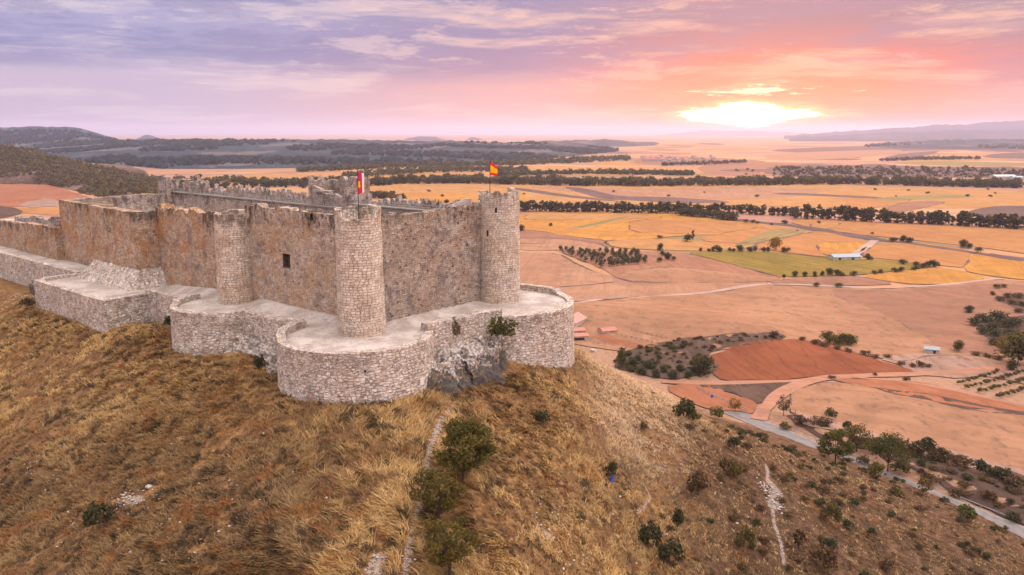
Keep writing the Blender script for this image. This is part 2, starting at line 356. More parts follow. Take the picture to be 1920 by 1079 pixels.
# ------------------------------------------------------------------ walls
def resample(pts, step):
    P = np.array(pts, float); seg = np.hypot(*np.diff(P, axis=0).T); cum = np.r_[0, np.cumsum(seg)]; n = max(1, int(round(cum[-1]/step)))
    u = np.unique(np.r_[np.linspace(0, cum[-1], n+1), cum]); u = u[np.r_[True, np.diff(u) > 1e-3]]
    return np.c_[np.interp(u, cum, P[:, 0]), np.interp(u, cum, P[:, 1])], u
def hashv(k, s=0): return float(_h(np.array([k]), np.array([s]), 5)[0])
def wall(mb, outer, thick, zlo, ztop, step=.7, rag=.25, disp=.07, holes=(), u0=0.0, closed=False, batter=0.0, rag_w=.8, seed=0, inner_lo=None, depth=.9):
    """a wall along the path OUTER (its outer face on the right hand side of travel); thick > 0 goes to the left. ztop may be a function of the run u."""
    zt = ztop if callable(ztop) else (lambda u: ztop)
    P, u = resample(outer, step)
    extra = [x for h in holes for x in h[:2]]
    if extra:
        uu = np.unique(np.r_[u, extra]); P = np.c_[np.interp(uu, u, P[:, 0]), np.interp(uu, u, P[:, 1])]; u = uu
    d = np.gradient(P, axis=0)
    if closed: d[0] = d[-1] = (P[1]-P[-2])
    nrm = np.c_[d[:, 1], -d[:, 0]]; nrm /= np.maximum(1e-9, np.linalg.norm(nrm, axis=1))[:, None]      # outward
    top = np.array([zt(x)+rag*(hashv(math.floor((x+u0)/rag_w), seed)-.5)*2*hashv(math.floor((x+u0)/(rag_w*3)), seed+7) for x in u])
    if closed: top[-1] = top[0]
    zmax = float(top.max()); zr = np.linspace(0, 1, max(2, int(round((zmax-zlo)/step))+1))
    hz = sorted(set([q for h in holes for q in h[2:4]]))
    rows = [zlo + r*(np.minimum(top, 1e9)-zlo) for r in zr]
    if hz:     # rows made level where a hole needs them
        lev = [zlo + r*(float(top.min())-.6-zlo) for r in zr]; lev = sorted(set([round(x, 3) for x in lev if all(abs(x-q) > .2 for q in hz)] + list(hz)))
        rows = [np.full(len(u), z) for z in lev] + [top]
    n = len(u); m = len(rows)
    def surf(sign, base, off):
        G = np.zeros((m, n, 3))
        for i in range(m):
            z = rows[i]; jit = (vnoise((u+u0)/.9+50*sign, z/.9, seed)-.5)*2*disp + (vnoise((u+u0)/3.3, z/3.3+9, seed+2)-.5)*2*disp*1.3
            if closed: jit[-1] = jit[0]
            bt = batter*(zmax-z)
            G[i, :, 0] = base[:, 0]+nrm[:, 0]*(jit+bt)*sign; G[i, :, 1] = base[:, 1]+nrm[:, 1]*(jit+bt)*sign; G[i, :, 2] = z
        return G
    O = surf(1, P, 0); I = surf(-1, P-nrm*thick, thick)
    for G, rev in ((O, False), (I, True)):
        for i in range(m-1):
            if rev and inner_lo is not None and float(np.mean(rows[i+1])) < inner_lo: continue
            for j in range(n-1):
                uc = (u[j]+u[j+1])/2; zc = float(rows[i][j]+rows[i+1][j])/2
                if not rev and any(h[0] < uc < h[1] and h[2] < zc < h[3] for h in holes): continue
                q = [(i, j), (i, j+1), (i+1, j+1), (i+1, j)]
                if rev: q.reverse()
                mb.face([G[a, b] for a, b in q], uv=[(u[b]+u0+(40 if rev else 0), G[a, b, 2]) for a, b in q], uv2=[(top[b]-G[a, b, 2], G[a, b, 2]-zlo if zlo > -1 else 9.0) for a, b in q])
    for j in range(n-1):
        pts = [O[-1, j], O[-1, j+1], I[-1, j+1], I[-1, j]]
        mb.face(pts, uv=[(u[j]+u0, 0), (u[j+1]+u0, 0), (u[j+1]+u0, thick), (u[j]+u0, thick)], uv2=[(.25, 5.0)]*4)
    if not closed:
        for j, rv in ((0, False), (n-1, True)):
            for i in range(m-1):
                pts = [I[i, j], O[i, j], O[i+1, j], I[i+1, j]]
                if rv: pts.reverse()
                mb.face(pts, uv2=[(top[j]-p[2], 5.0) for p in pts])
    for h in holes:                                                       # reveals and back of each opening
        jj = [j for j in range(n) if h[0]-1e-4 <= u[j] <= h[1]+1e-4]; ii = [i for i in range(m) if h[2]-1e-4 <= float(rows[i][0]) <= h[3]+1e-4]
        j0, j1, i0, i1 = jj[0], jj[-1], ii[0], ii[-1]
        nn = np.array((*nrm[(j0+j1)//2], 0.0)); c = [O[i0, j0], O[i0, j1], O[i1, j1], O[i1, j0]]; bk = [p-nn*depth for p in c]
        for a in range(4):
            b = (a+1) % 4; mb.face([c[a], bk[a], bk[b], c[b]], uv2=[(9, 9)]*4, mi=1)
        mb.face(bk, uv2=[(9, 9)]*4, mi=1)
    return mb
def LW(*pts): return [W(s, t) for s, t in pts]
def arc(c, r, a0, a1, n=40):
    """arc in castle axes; degrees, 0 = +s, 90 = +t"""
    return [W(c[0]+r*math.cos(R(a0+(a1-a0)*i/n)), c[1]+r*math.sin(R(a0+(a1-a0)*i/n))) for i in range(n+1)]

def onplane(u, v, s=None, t=None):
    """castle-axis position and height where a photo pixel meets a vertical castle plane"""
    d = (v-540)/FPX; r = ((u-960)/FPX, CP-d*SP, -(SP+d*CP)); n, k = (AX, s) if s is not None else (BX, t)
    q = (k+T1[0]*n[0]+T1[1]*n[1])/(r[0]*n[0]+r[1]*n[1]); a, b = LOC(r[0]*q, r[1]*q); return float(a), float(b), ZC+r[2]*q

# ------------------------------------------------------------------ ground
def ground_material():
    m, N = mat('ground_soil_and_grass')
    pos = N.new('ShaderNodeNewGeometry').outputs['Position']
    hill = N.attr('hill'); bare = N.attr('bare'); scrub = N.attr('scrub')
    n1 = N.noise(pos, .05, 4, .6); n2 = N.noise(pos, .55, 5, .68); n3 = N.noise(N.vm('MULTIPLY', pos, (1.0, 2.2, 1.0)), 1.5, 4, .7); n4 = N.noise(pos, 5.0, 3, .7)
    g = N.ramp(N.m('ADD', N.m('MULTIPLY', n2, .5), N.m('MULTIPLY', n3, .5)), [(.34, (.055, .030, .018)), (.46, (.15, .080, .036)), (.58, (.30, .17, .070)), (.72, (.50, .32, .15))])
    g = N.mix(N.m('MULTIPLY', N.step(n1, .44, .62), .35), g, (.20, .105, .055, 1))
    sg = N.ramp(N.m('ADD', N.m('MULTIPLY', n2, .6), N.m('MULTIPLY', n4, .4)), [(.34, (.030, .018, .014)), (.52, (.085, .048, .032)), (.7, (.21, .13, .085))])
    g = N.mix(N.m('MULTIPLY', scrub, .8), g, sg)
    stones = N.m('MULTIPLY', N.step(N.voro(pos, 1.1), .16, .07), N.step(N.noise(pos, .16, 3, .6), .54, .66))
    g = N.mix(N.m('MULTIPLY', stones, .8), g, (.58, .54, .54, 1))
    b = N.step(N.m('ADD', N.m('MULTIPLY', bare, .55), N.m('ADD', N.m('MULTIPLY', n3, .75), N.m('MULTIPLY', n4, .80))), 1.20, 1.38)
    g = N.mix(N.m('MULTIPLY', b, .9), g, N.mix(n4, (.20, .155, .13, 1), (.50, .435, .40, 1)))
    # plain: patchwork of stubble and ploughland
    x, y, z = N.sep(pos); wp = N.vm('ADD', N.vm('MULTIPLY', pos, (.0040, .0060, 0)), N.vm('SCALE', N.noise(pos, .002, 2, .5, color=True), scale=.7))
    cell = N.sep(N.voro(wp, 1.0, out='Color'))
    f = N.ramp(cell[0], [(0, (0.360, 0.182, 0.101)), (.2, (0.432, 0.231, 0.117)), (.4, (0.346, 0.182, 0.133)), (.55, (0.461, 0.259, 0.140)), (.7, (0.274, 0.147, 0.117)), (.82, (0.396, 0.231, 0.109)), (.93, (0.216, 0.154, 0.078)), (1, (0.158, 0.098, 0.094))], 'CONSTANT')
    edge = N.step(N.voro(wp, 1.0, 'DISTANCE_TO_EDGE'), .035, .012)
    f = N.mix(N.m('MULTIPLY', edge, .5), f, (.20, .13, .10, 1))
    f = N.mix(N.m('MULTIPLY', N.step(N.noise(pos, .012, 5, .6), .4, .7), .3), f, (.36, .20, .12, 1))
    sp = N.step(N.m('ADD', N.noise(pos, .55, 3, .7), N.m('MULTIPLY', N.noise(pos, .03, 3, .6), .6)), .82, 1.0)
    f = N.mix(N.m('MULTIPLY', sp, .5), f, (.17, .11, .08, 1))
    near = N.mix(N.step(n2, .35, .65), (.30, .17, .11, 1), (.40, .24, .16, 1)); near = N.mix(N.step(n4, .5, .7), near, (.14, .085, .06, 1))
    f = N.mix(N.step(y, 330, 480), near, f)
    c = N.mix(hill, f, g)
    finish(N, c, .95, N.m('ADD', N.m('MULTIPLY', n3, .8), N.m('MULTIPLY', n4, .5)), .9, .25, spec=.1); return m
BARE = []          # erosion scars and worn paths: (pixel polyline, half width m)
BARE_PX = [([(1437, 872), (1440, 900), (1455, 925), (1449, 955), (1452, 985), (1465, 1020), (1470, 1060)], .45), ([(1443, 905), (1458, 925), (1448, 950)], 1.2),
           ([(760, 1079), (772, 1010), (788, 950), (800, 880), (806, 840), (828, 790), (858, 755)], .62), ([(700, 1079), (712, 1050)], 1.2), ([(1010, 990), (1030, 1005)], .5),
           ([(1205, 905), (1220, 935), (1195, 965)], .3), ([(235, 936), (262, 940)], .8), ([(1110, 680), (1180, 705), (1250, 760)], .3)]
def seg_dist(x, y, pl):
    best = np.full(x.shape, 1e9)
    for (ax, ay), (bx, by) in zip(pl[:-1], pl[1:]):
        dx, dy = bx-ax, by-ay; q = np.clip(((x-ax)*dx+(y-ay)*dy)/max(1e-9, dx*dx+dy*dy), 0, 1); best = np.minimum(best, np.hypot(x-ax-q*dx, y-ay-q*dy))
    return best
def build_ground():
    az = np.r_[np.linspace(-180, -38, 50)[:-1], np.arange(-38, 38.01, .12), np.linspace(38, 180, 50)[1:]]
    rr = np.r_[np.linspace(1, 40, 12)[:-1], np.arange(40, 270, .55)]; q = [270.0]
    while q[-1] < 42000: q.append(q[-1]*1.016+.2)
    rr = np.r_[rr, q]
    A, Rr = np.meshgrid(np.radians(az), rr); x = Rr*np.sin(A); y = Rr*np.cos(A); z = H(x, y)
    bare = np.zeros(x.shape); near = (Rr < 230) & (np.abs(A) < R(39))
    for px, wd in BARE_PX:
        pl = [gp(u, v)[:2] for u, v in px]; BARE.append((pl, wd))
        d = seg_dist(x[near], y[near], pl); bare[near] = np.maximum(bare[near], 1-sstep(d, wd*.5, wd*1.6))
    hill = sstep(z, PLAIN+.5, PLAIN+5)*(hill_d(x, y) < 135); s, t = LOC(x, y)
    scrub = sstep(x - .25*(y-110) - 6*(vnoise(x/9, y/9, 31)-.5), 16, 34)*hill
    n, k = x.shape; v = np.c_[x.ravel(), y.ravel(), z.ravel()]; idx = np.arange(n*k).reshape(n, k)
    f = np.stack([idx[:-1, :-1], idx[:-1, 1:], idx[1:, 1:], idx[1:, :-1]], -1).reshape(-1, 4)[:, ::-1]
    me = npmesh('ground', v, f, ground_material(), {'hill': hill.ravel(), 'bare': bare.ravel(), 'scrub': scrub.ravel()}, True)
    o = link('ground', me); tag(o, kind='structure')
build_ground()

# ------------------------------------------------------------------ castle
castle = empty('castle', 'ruined medieval stone castle with round corner towers standing on the grassy hilltop', 'castle', (*W(15, 60), -1))
CP_ = castle
def cpart(name, mb, mats, parent=None, label=None, smooth=False):
    o = build(name, mb, mats, None, smooth, label); p = parent or castle; bpy.context.view_layer.update()
    o.parent = p; o.matrix_parent_inverse = Matrix.Translation(p.matrix_world.translation).inverted() if p is castle else Matrix.Identity(4)
    if p is not castle: o.matrix_parent_inverse = (p.matrix_parent_inverse).inverted() @ Matrix.Identity(4) if False else Matrix.Identity(4)
    if p is not castle: o.matrix_parent_inverse = p.matrix_world.inverted()
    return o
def crenel(c, r, notches):
    """wall-head height of a round tower as a function of the run: notches = (deg from, deg to, z)"""
    def f(u):
        a = math.degrees(u/r) % 360
        for a0, a1, z in notches:
            if a0 <= a <= a1 or a0 <= a+360 <= a1: return z
        return notches[0][2] if False else f.z
    return f
def round_tower(c, r, ztop, notches, label, slits=(), z0=-1.5, rag=.7, deck=1.6, mats=STONE_TOWER, seed=0, batter=.012):
    f = crenel(c, r, notches); f.z = ztop; mb = MB()
    wall(mb, arc(c, r, 0, 360, 44), .75, z0, f, .55, rag, .06, holes=slits, closed=True, batter=batter, seed=seed, rag_w=.9, depth=.5, inner_lo=ztop-deck-1.5)
    o = cpart('round_tower', mb, [mats, STONE_DARK], label=label)
    d = MB(); zz = ztop-deck; pts = [W(c[0]+(r-.3)*math.cos(R(a)), c[1]+(r-.3)*math.sin(R(a))) for a in range(0, 360, 15)]
    d.face([(x, y, zz) for x, y in pts], uv2=[(.3, 9)]*len(pts)); cpart('tower_floor', d, mats, o); return o
def vdeg(c):      # direction to the camera in castle axes, degrees
    x, y = W(*c); s, t = -x*AX[0]-y*AX[1], -x*BX[0]-y*BX[1]; return math.degrees(math.atan2(t, s)) % 360
V1 = vdeg((0, 0)); V2 = vdeg((31.7, 0)); V3 = vdeg((0, 35.4))
tower1 = round_tower((0, 0), 3.4, 19.0, [(V1-46, V1+6, 17.6), (V1+26, V1+54, 17.9), (V1+90, V1+110, 17.9), (V1+150, V1+175, 18.0), (V1+215, V1+240, 18.0)], 'front corner round tower with broken battlements', seed=3, deck=1.9)
r2 = 3.67; s2 = lambda deg, w, a, b: (r2*R(deg)-w/2, r2*R(deg)+w/2, a, b)
tower2 = round_tower((31.7, 0), r2, 19.7, [(V2-90, V2-62, 18.1), (V2+150, V2+175, 18.2), (V2-180, V2-160, 18.2)], 'tallest round tower, rising at the right end', slits=[s2(V2-8, .35, 16.2, 17.1), s2(V2-33, .35, 12.0, 13.1)], seed=11, deck=2.0)
tower3 = round_tower((0, 35.4), 3.3, 15.9, [(V3+120, V3+200, 16.3)], 'flat-topped round tower midway along the long front', seed=19, rag=.16, deck=.5)
def curtain(path, ztop, label=None, thick=1.7, z0=-1.5, mats=STONE, holes=(), rag=.85, seed=0, inner_lo=None, name='curtain_wall', step=.75, disp=.09):
    mb = MB(); wall(mb, path, thick, z0, ztop, step, rag, disp, holes=holes, seed=seed, inner_lo=inner_lo, depth=1.1); return cpart(name, mb, [mats, STONE_DARK], label=label)
def hole_front(u0, u1, v0, v1, tstart):
    a = onplane(u0, v0, s=1); b = onplane(u1, v1, s=1); return (tstart-a[1], tstart-b[1], min(a[2], b[2]), max(a[2], b[2]))
def slump(base, amp, seed, w=6.0):
    return lambda u: base + amp*(float(vnoise(np.array([u/w]), np.array([seed*3.7]), seed)[0])-.5)*2
ts = 33.0
curtain(LW((1, ts), (1, 2.8)), slump(17.35, .35, 5), 'long front wall between the two front towers, with a small square window', holes=[hole_front(531, 544, 502, 478, ts), hole_front(580, 586, 414, 400, ts)], seed=5, inner_lo=14)
curtain(LW((2.8, 1), (28.6, 1)), lambda u: 17.25+.5*max(0, (u-18)/8)+.25*(hashv(int(u/2.4), 4)-.5), 'weathered grey end wall between front corner tower and tallest tower', seed=6, inner_lo=14, thick=1.4, mats=STONE_END)
curtain(LW((1, 67.2), (1, 38.2)), slump(15.15, .3, 8), 'front wall with eroded head left of the flat-topped tower', seed=8, mats=STONE_OCHRE, inner_lo=12)
curtain(LW((1, 118), (1, 87.6)), slump(13.75, .15, 9), 'ochre front wall left of the square tower', seed=9, mats=STONE_OCHRE, inner_lo=11, rag=.15)
curtain(LW((31.7, 118), (1.0, 118)), slump(13.9, .12, 12), 'far left end wall seen from inside', seed=12, mats=STONE_REAR, rag=.15, inner_lo=7)
# square tower and its sloping foot
mb = MB(); wall(mb, LW((1, 87.7), (-4, 87.7), (-4, 66.9), (1, 66.9)), 1.2, -1.5, slump(14.45, .15, 14), .75, .16, .07, seed=14, inner_lo=13)
sq = cpart('square_tower', mb, [STONE_OCHRE], label='square ochre tower on a sloping stone foot')
mb = MB(); mb.face([(*W(s, t), 13.9) for s, t in ((0.9, 87), (-3.4, 87), (-3.4, 67.5), (.9, 67.5))], uv2=[(.3, 9)]*4); cpart('tower_floor', mb, [STONE_OCHRE], sq)
mb = MB()
def taper(path_lo, path_hi, z0, z1, rows=5):
    A, ua = resample(path_lo, .8); n = len(A); B, ub = resample(path_hi, .8); fr = ua/ua[-1]; B = np.c_[np.interp(fr, ub/ub[-1], B[:, 0]), np.interp(fr, ub/ub[-1], B[:, 1])]
    G = [[(*(A[j]*(1-i/rows)+B[j]*(i/rows)+RNG.normal(0, .05, 2)), z0+(z1-z0)*i/rows+RNG.normal(0, .06)) for j in range(n)] for i in range(rows+1)]
    for i in range(rows):
        for j in range(n-1): mb.face([G[i][j], G[i][j+1], G[i+1][j+1], G[i+1][j]], uv=[(ua[j], i*.7), (ua[j+1], i*.7), (ua[j+1], i*.7+.7), (ua[j], i*.7+.7)], uv2=[(3, 3)]*4)
taper(LW((1, 90.5), (-7.4, 90.0), (-7.2, 65.0), (1, 64.6)), LW((1, 87.8), (-4.1, 87.8), (-4.1, 66.8), (1, 66.8)), -1.3, 2.7)
cpart('talus', mb, [STONE_PALE], sq)
# rear range: wall walk, parapet and turrets
mb = MB(); wall(mb, LW((30.8, 4), (30.8, 118)), 1.6, -1.5, 14.2, .9, .05, .06, seed=21, inner_lo=8); cpart('rear_wall', mb, [STONE_REAR], label='long rear wall seen from inside')
def merl(u):
    k = int(u/1.9); return (16.9 if u-1.9*k < 1.15 else 15.9) + .9*(hashv(k, 2)-.5) - (1.0 if hashv(k, 9) > .72 else 0)
mb = MB(); wall(mb, LW((31.7, 3), (31.7, 118)), .9, 13.0, lambda u: merl(u)+(.35 if u < 42 else 0), .55, .2, .05, seed=23); cpart('parapet', mb, [STONE_REAR], label='crumbling battlements along the rear wall')
mb = MB(); x0, y0 = W(29.9, 79); mb.box((*W(29.85, 79.5), 14.2), (2.1, 74, .22), R(49.15)); x0, y0 = W(29.85, 22); mb.box((*W(29.85, 22), 15.3), (2.1, 34, .22), R(49.15)); mb.box((*W(29.95, 22), 14.0), (1.7, 34, 1.3), R(49.15)); ww = cpart('wall_walk', mb, [plain_mat('walk_slab', (.33, .285, .26), .45, 1.6, bump=.8)], label='grey paved walk along the rear wall')
mb = MB()
for t0, t1, zb in ((43.5, 115.5, 14.42), (6, 38, 15.52)):
    n = int((t1-t0)/2.4)
    for i in range(n+1):
        t = t0+(t1-t0)*i/n; p = W(28.95, t); mb.tube((*p, zb), (*p, zb+1.0), .035, .035, 5)
    for h in (.5, 1.0): mb.tube((*W(28.95, t0), zb+h), (*W(28.95, t1), zb+h), .03, .03, 5)
cpart('railing', mb, [METAL], ww)
def turret(path, thick, z0, top, label, seed, holes=()):
    mb = MB(); wall(mb, path, thick, z0, top, .6, .35, .09, seed=seed, holes=holes, depth=.8); return cpart('turret', mb, [STONE_REAR, STONE_DARK], label=label)
tk = turret(LW((30.2, 42.5), (37, 42.5), (37, 55.5), (30.2, 55.5)), 1.0, 12, lambda u: 19.6+.8*(hashv(int(u/1.6), 3) > .45)-(1.9 if u < 3 else 0), 'square turret with broken open side on the rear wall', 31)
mb = MB(); wall(mb, LW((30.4, 55), (30.4, 50.6)), .8, 13.5, lambda u: 18.6-.2*u, .6, .3, .06, seed=33); wall(mb, LW((30.4, 47.4), (30.4, 43)), .8, 13.5, lambda u: 17.2-.25*u, .6, .4, .06, seed=34); mb.box((*W(30.0, 49.6), 17.3), (1.0, 6.4, .45), R(49.15), .05)
cpart('broken_wall', mb, [STONE_REAR], tk)
mb = MB(); a = W(31.4, 53.2); b = W(31.4, 46.5)
for i in range(9):
    f = i/8; mb.box((*W(31.6, 52-5.2*f), 14.2), (1.5, .75, .45+3.0*(1-f)), R(49.15), .03)
cpart('stair', mb, [STONE_REAR], tk)
tf = turret(LW((29.5, 107), (35, 107), (35, 121), (27.5, 121), (27.5, 116)), 1.1, 11, lambda u: 17.4+1.0*(hashv(int(u/2.0), 5) > .5)-(1.2 if 7 < u < 10 else 0), 'ragged turret at the far corner of the courtyard', 37)
mb = MB(); mb.box((*W(29.0, 118.5), 5), (3.2, 3.0, 9.6), R(49.15), .15); cpart('buttress', mb, [STONE_REAR], tf)
# stair flight and walk behind the end wall
mb = MB()
for i in range(14): mb.box((*W(15.5+i*.85, 2.9), 13.5), (.86, 1.3, 2.5+i*.2), R(49.15), .02)
mb.box((*W(8.5, 2.9), 13.5), (13, 1.4, 2.3), R(49.15), .03); cpart('stair', mb, [DECK], label='steps climbing to the tallest tower')
mb = MB(); wall(mb, LW((26.0, 4.6), (14, 4.6)), .5, 13, lambda u: 18.4-.22*u, .6, .25, .04, seed=41); cpart('stair_wall', mb, [STONE_REAR])
mb = MB(); P_ = [W(s, t) for s, t in ((1.5, 1.5), (30.5, 1.5), (30.5, 117.5), (1.5, 117.5))]; mb.face([(x, y, 4.0) for x, y in P_]); cpart('courtyard_floor', mb, [DECK])

# lower ruined wall on the left
ruin = empty('ruined_wall', 'lower ruined stone wall running off from the castle end at the left edge', 'wall', (*W(1, 145), -1))
def rpart(o, p):
    bpy.context.view_layer.update(); o.parent = p; o.matrix_parent_inverse = p.matrix_world.inverted(); return o
mb = MB(); wall(mb, LW((-.6, 176), (-.6, 118.2)), 1.6, -2, lambda u: 5.2+.035*u+.5*(float(vnoise(np.array([u/4]), np.array([2.]), 4)[0])-.5), .8, .35, .1, seed=51); rpart(build('front_face', mb, [STONE_OCHRE, STONE_DARK]), ruin)
mb = MB(); wall(mb, LW((7, 170), (7, 119)), 1.6, -2, lambda u: 5.6+.055*u+1.3*(float(vnoise(np.array([u/5]), np.array([5.]), 6)[0])-.5), .9, .6, .12, seed=53); wall(mb, LW((1.2, 121.5), (8, 121.5)), 1.2, -2, lambda u: 8.2+.4*hashv(int(u), 3), .8, .5, .1, seed=54)
rpart(build('inner_face', mb, [STONE_REAR, STONE_DARK]), ruin)
mb = MB(); mb.face([(*W(s, t), 4.6) for s, t in ((-.5, 176), (-.5, 119), (8, 119), (8, 176))]); rpart(build('rubble_fill', mb, [DECK]), ruin)

# ------------------------------------------------------------------ outer rampart with its paved terrace
ramp = empty('rampart', 'low pale outer rampart with rounded bastions and paved terrace around the castle foot', 'rampart', (*W(-6, 20), -7))
C1, RB1 = (-1.9, -1.0), 11.6; C2, RB2 = (30.6, -1.4), 13.2; C3, RB3 = (-3.2, 34.8), 9.0
def rp(name, mb, label=None, mats=None): return rpart(build(name, mb, mats or [STONE_PALE, STONE_DARK], label=label), ramp)
def rampart_piece(name, path, ztop, label=None, thick=1.3, zlo=-13.5, seed=0, rag=.12, batter=.02, step=.7):
    mb = MB(); wall(mb, path, thick, zlo, ztop, step, rag, .05, seed=seed, batter=batter, inner_lo=-2.2); return rp(name, mb, label)
a1 = lambda pt, c: math.degrees(math.atan2(pt[1]-c[1], pt[0]-c[0]))
aL = 180-math.degrees(math.asin((10.6+1.0)/RB1)) if 11.6/RB1 <= 1 else 96
aL = 100.5; aR = 322.0
def top1(u):
    a = aL+math.degrees(u/RB1); return .95 if a < 143 else (.95-.65*(a-143)/10 if a < 153 else .25)
rampart_piece('bastion', arc(C1, RB1, aL, aR, 60), top1, 'rounded bastion around the front corner tower', seed=61)
aL2, aR2 = 222, 470
rampart_piece('bastion', arc(C2, RB2, aL2, aR2, 60), lambda u: .95 if math.degrees(u/RB2) > 118 else .25, 'rounded bastion around the tallest tower', seed=62)
aL3, aR3 = 93, 268
rampart_piece('bastion', arc(C3, RB3, aL3, aR3, 44), lambda u: .8 if math.degrees(u/RB3) < 42 else .2, 'smaller rounded bastion around the flat-topped tower', seed=63)
def ap(c, r, a): return (c[0]+r*math.cos(R(a)), c[1]+r*math.sin(R(a)))
pR = ap(C1, RB1, 321); pR2 = ap(C2, RB2, 224)
rampart_piece('rampart_wall', LW((pR[0]-.9, pR[1]+.2), (pR2[0]+.5, pR2[1]+.9)), lambda u: 1.15+.1*hashv(int(u), 1), 'thick low wall between the two right bastions', thick=1.7, seed=64)
rampart_piece('rampart_wall', LW((-5.0, 27.0), (-4.6, 10.2)), lambda u: .25 if u < 13.5 else .8, 'low wall between the two round bastions at the front', seed=65, thick=1.5)
rampart_piece('rampart_wall', LW((-5.8, 60), (-5.6, 42.6)), lambda u: -.35, 'short low wall left of the smaller round bastion', seed=66)
rampart_piece('bastion', LW((-6.2, 92.3), (-15.2, 91.5), (-14.8, 57.8), (-5.4, 59.2)), lambda u: -.55 if u < 7.5 else -.85, 'angular bastion below the square tower', seed=67)
rampart_piece('rampart_wall', LW((-7.6, 178), (-6.4, 92.3)), lambda u: -.45, 'long low wall running off to the left edge', seed=68)
def inside(s, t):
    m = np.zeros(s.shape, bool)
    m |= np.hypot(s-C1[0], t-C1[1]) < RB1-.5; m |= np.hypot(s-C2[0], t-C2[1]) < RB2-.5; m |= np.hypot(s-C3[0], t-C3[1]) < RB3-.5
    m |= (s > -14.4) & (s < 3) & (t > 58.6) & (t < 91.3)
    m |= (s > -4.4) & (s < 3) & (t > 5) & (t < 32); m |= (s > -5.2) & (s < 3) & (t > 30) & (t < 62); m |= (s > -6.2) & (s < 3) & (t > 88) & (t < 178)
    m |= (t > -7.6 + .115*(s-8)) & (t < 3) & (s > 2) & (s < 30)
    return m
def deck_z(s, t):
    z = -.12 - 1.05*sstep(t, 44, 60) + .0*s
    z = z + 1.15*sstep(s, -2.6, 1.0)*sstep(t, 2.5, 7)*(1-sstep(t, 29, 33)) + .5*sstep(t, -2.2, 1.0)*sstep(s, 3.5, 8)*(1-sstep(s, 26, 30)) + .9*sstep(s, -2.5, 1)*sstep(t, 37, 42)*(1-sstep(t, 60, 66))
    return z + (fbm(s/2.5, t/2.5, 71, 3)-.5)*.14
st = .45; S_, T_ = np.meshgrid(np.arange(-18, 46, st), np.arange(-16, 178, st), indexing='ij'); ins = inside(S_+st/2, T_+st/2)
x, y = W(S_, T_); vv = np.c_[x.ravel(), y.ravel(), deck_z(S_, T_).ravel()]; idx = np.arange(S_.size).reshape(S_.shape)
ff = np.stack([idx[:-1, :-1], idx[1:, :-1], idx[1:, 1:], idx[:-1, 1:]], -1)[ins[:-1, :-1]].reshape(-1, 4)
rpart(link('terrace', npmesh('terrace', vv, ff, DECK, None, True)), ramp)

# ------------------------------------------------------------------ far hills and mountains
def hill_mat(name, dark, mid, pale, pale_amt, scale=1.0):
    m, N = mat(name); pos = N.new('ShaderNodeNewGeometry').outputs['Position']
    n = N.noise(pos, .006*scale, 5, .6); f = N.noise(pos, .05*scale, 4, .7); v = N.voro(pos, .09*scale)
    c = N.mix(N.step(N.m('ADD', N.m('MULTIPLY', n, .5), N.m('MULTIPLY', f, .5)), .40, .60), (*dark, 1), (*mid, 1))
    c = N.mix(N.m('MULTIPLY', N.step(v, .45, .2), .55), c, (dark[0]*.55, dark[1]*.55, dark[2]*.55, 1))
    p = N.noise(N.vm('MULTIPLY', pos, (1, .55, 2.0)), .0042*scale, 4, .5)
    c = N.mix(N.m('MULTIPLY', N.step(p, .56, .60), pale_amt), c, (*pale, 1))
    finish(N, c, .95, N.m('ADD', f, N.m('MULTIPLY', v, .5)), 1.0, 6/scale, spec=.05); return m
SCRUB_HILL = hill_mat('scrub_hill', (.055, .036, .030), (.17, .10, .072), (.42, .28, .2), .25, 2.2)
FAR_HILL = hill_mat('wooded_far_hill', (.022, .036, .050), (.055, .066, .078), (.26, .20, .17), .35, 1.0)  # blue of the haze put into the hill colour
MOUNT = hill_mat('mountain', (.06, .06, .08), (.10, .09, .10), (.2, .16, .15), .2, .3)
def hill_ridge(name, sil, m, rows=26, cols=220, rough=.10, zb=PLAIN-2, power=1.3):
    """sil: (photo column, crest row, crest distance, foot distance); back slope mirrors the front"""
    A = np.array(sil, float); u = np.linspace(A[0, 0], A[-1, 0], cols); vc, Yc, Yf = (np.interp(u, A[:, 0], A[:, k]) for k in (1, 2, 3))
    d = (vc-540)/FPX; zc = ZC-Yc*(SP+d*CP)/(CP-d*SP); zc = zc + (vnoise(u/9, u*0+3, 7)-.5)*(Yc/1500)*2.0
    p = np.r_[np.linspace(0, 1, rows), np.linspace(1.12, 2, 8)]; U, Pp = np.meshgrid(u, p); zC = zc[None]; YC, YF = Yc[None], Yf[None]
    Y = YF+(YC-YF)*Pp; X = (U-960)/FPX*(Y*CP+70*SP)/1.0
    sh = np.where(Pp <= 1, np.clip(Pp, 0, 1)**power, np.clip(2-Pp, 0, 1))
    hgt = (zC-zb); ln = np.maximum(200.0, (YC-YF)*.5)
    Z = zb + hgt*np.clip(sh + rough*(fbm(X/ln, Y/ln, 13, 4)-.5)*2*np.sin(np.pi*np.clip(Pp/2, 0, 1))*(np.abs(Pp-1) > .06)*(Pp > 0)*(Pp < 2)*np.where(Pp < 1, 1-Pp*.6, 1), 0, 1.0)
    n, k = X.shape; idx = np.arange(n*k).reshape(n, k); f = np.stack([idx[:-1, :-1], idx[:-1, 1:], idx[1:, 1:], idx[1:, :-1]], -1).reshape(-1, 4)
    o = link(name, npmesh(name, np.c_[X.ravel(), Y.ravel(), Z.ravel()], f, m, None, True)); tag(o, kind='structure'); return (X, Y, Z)
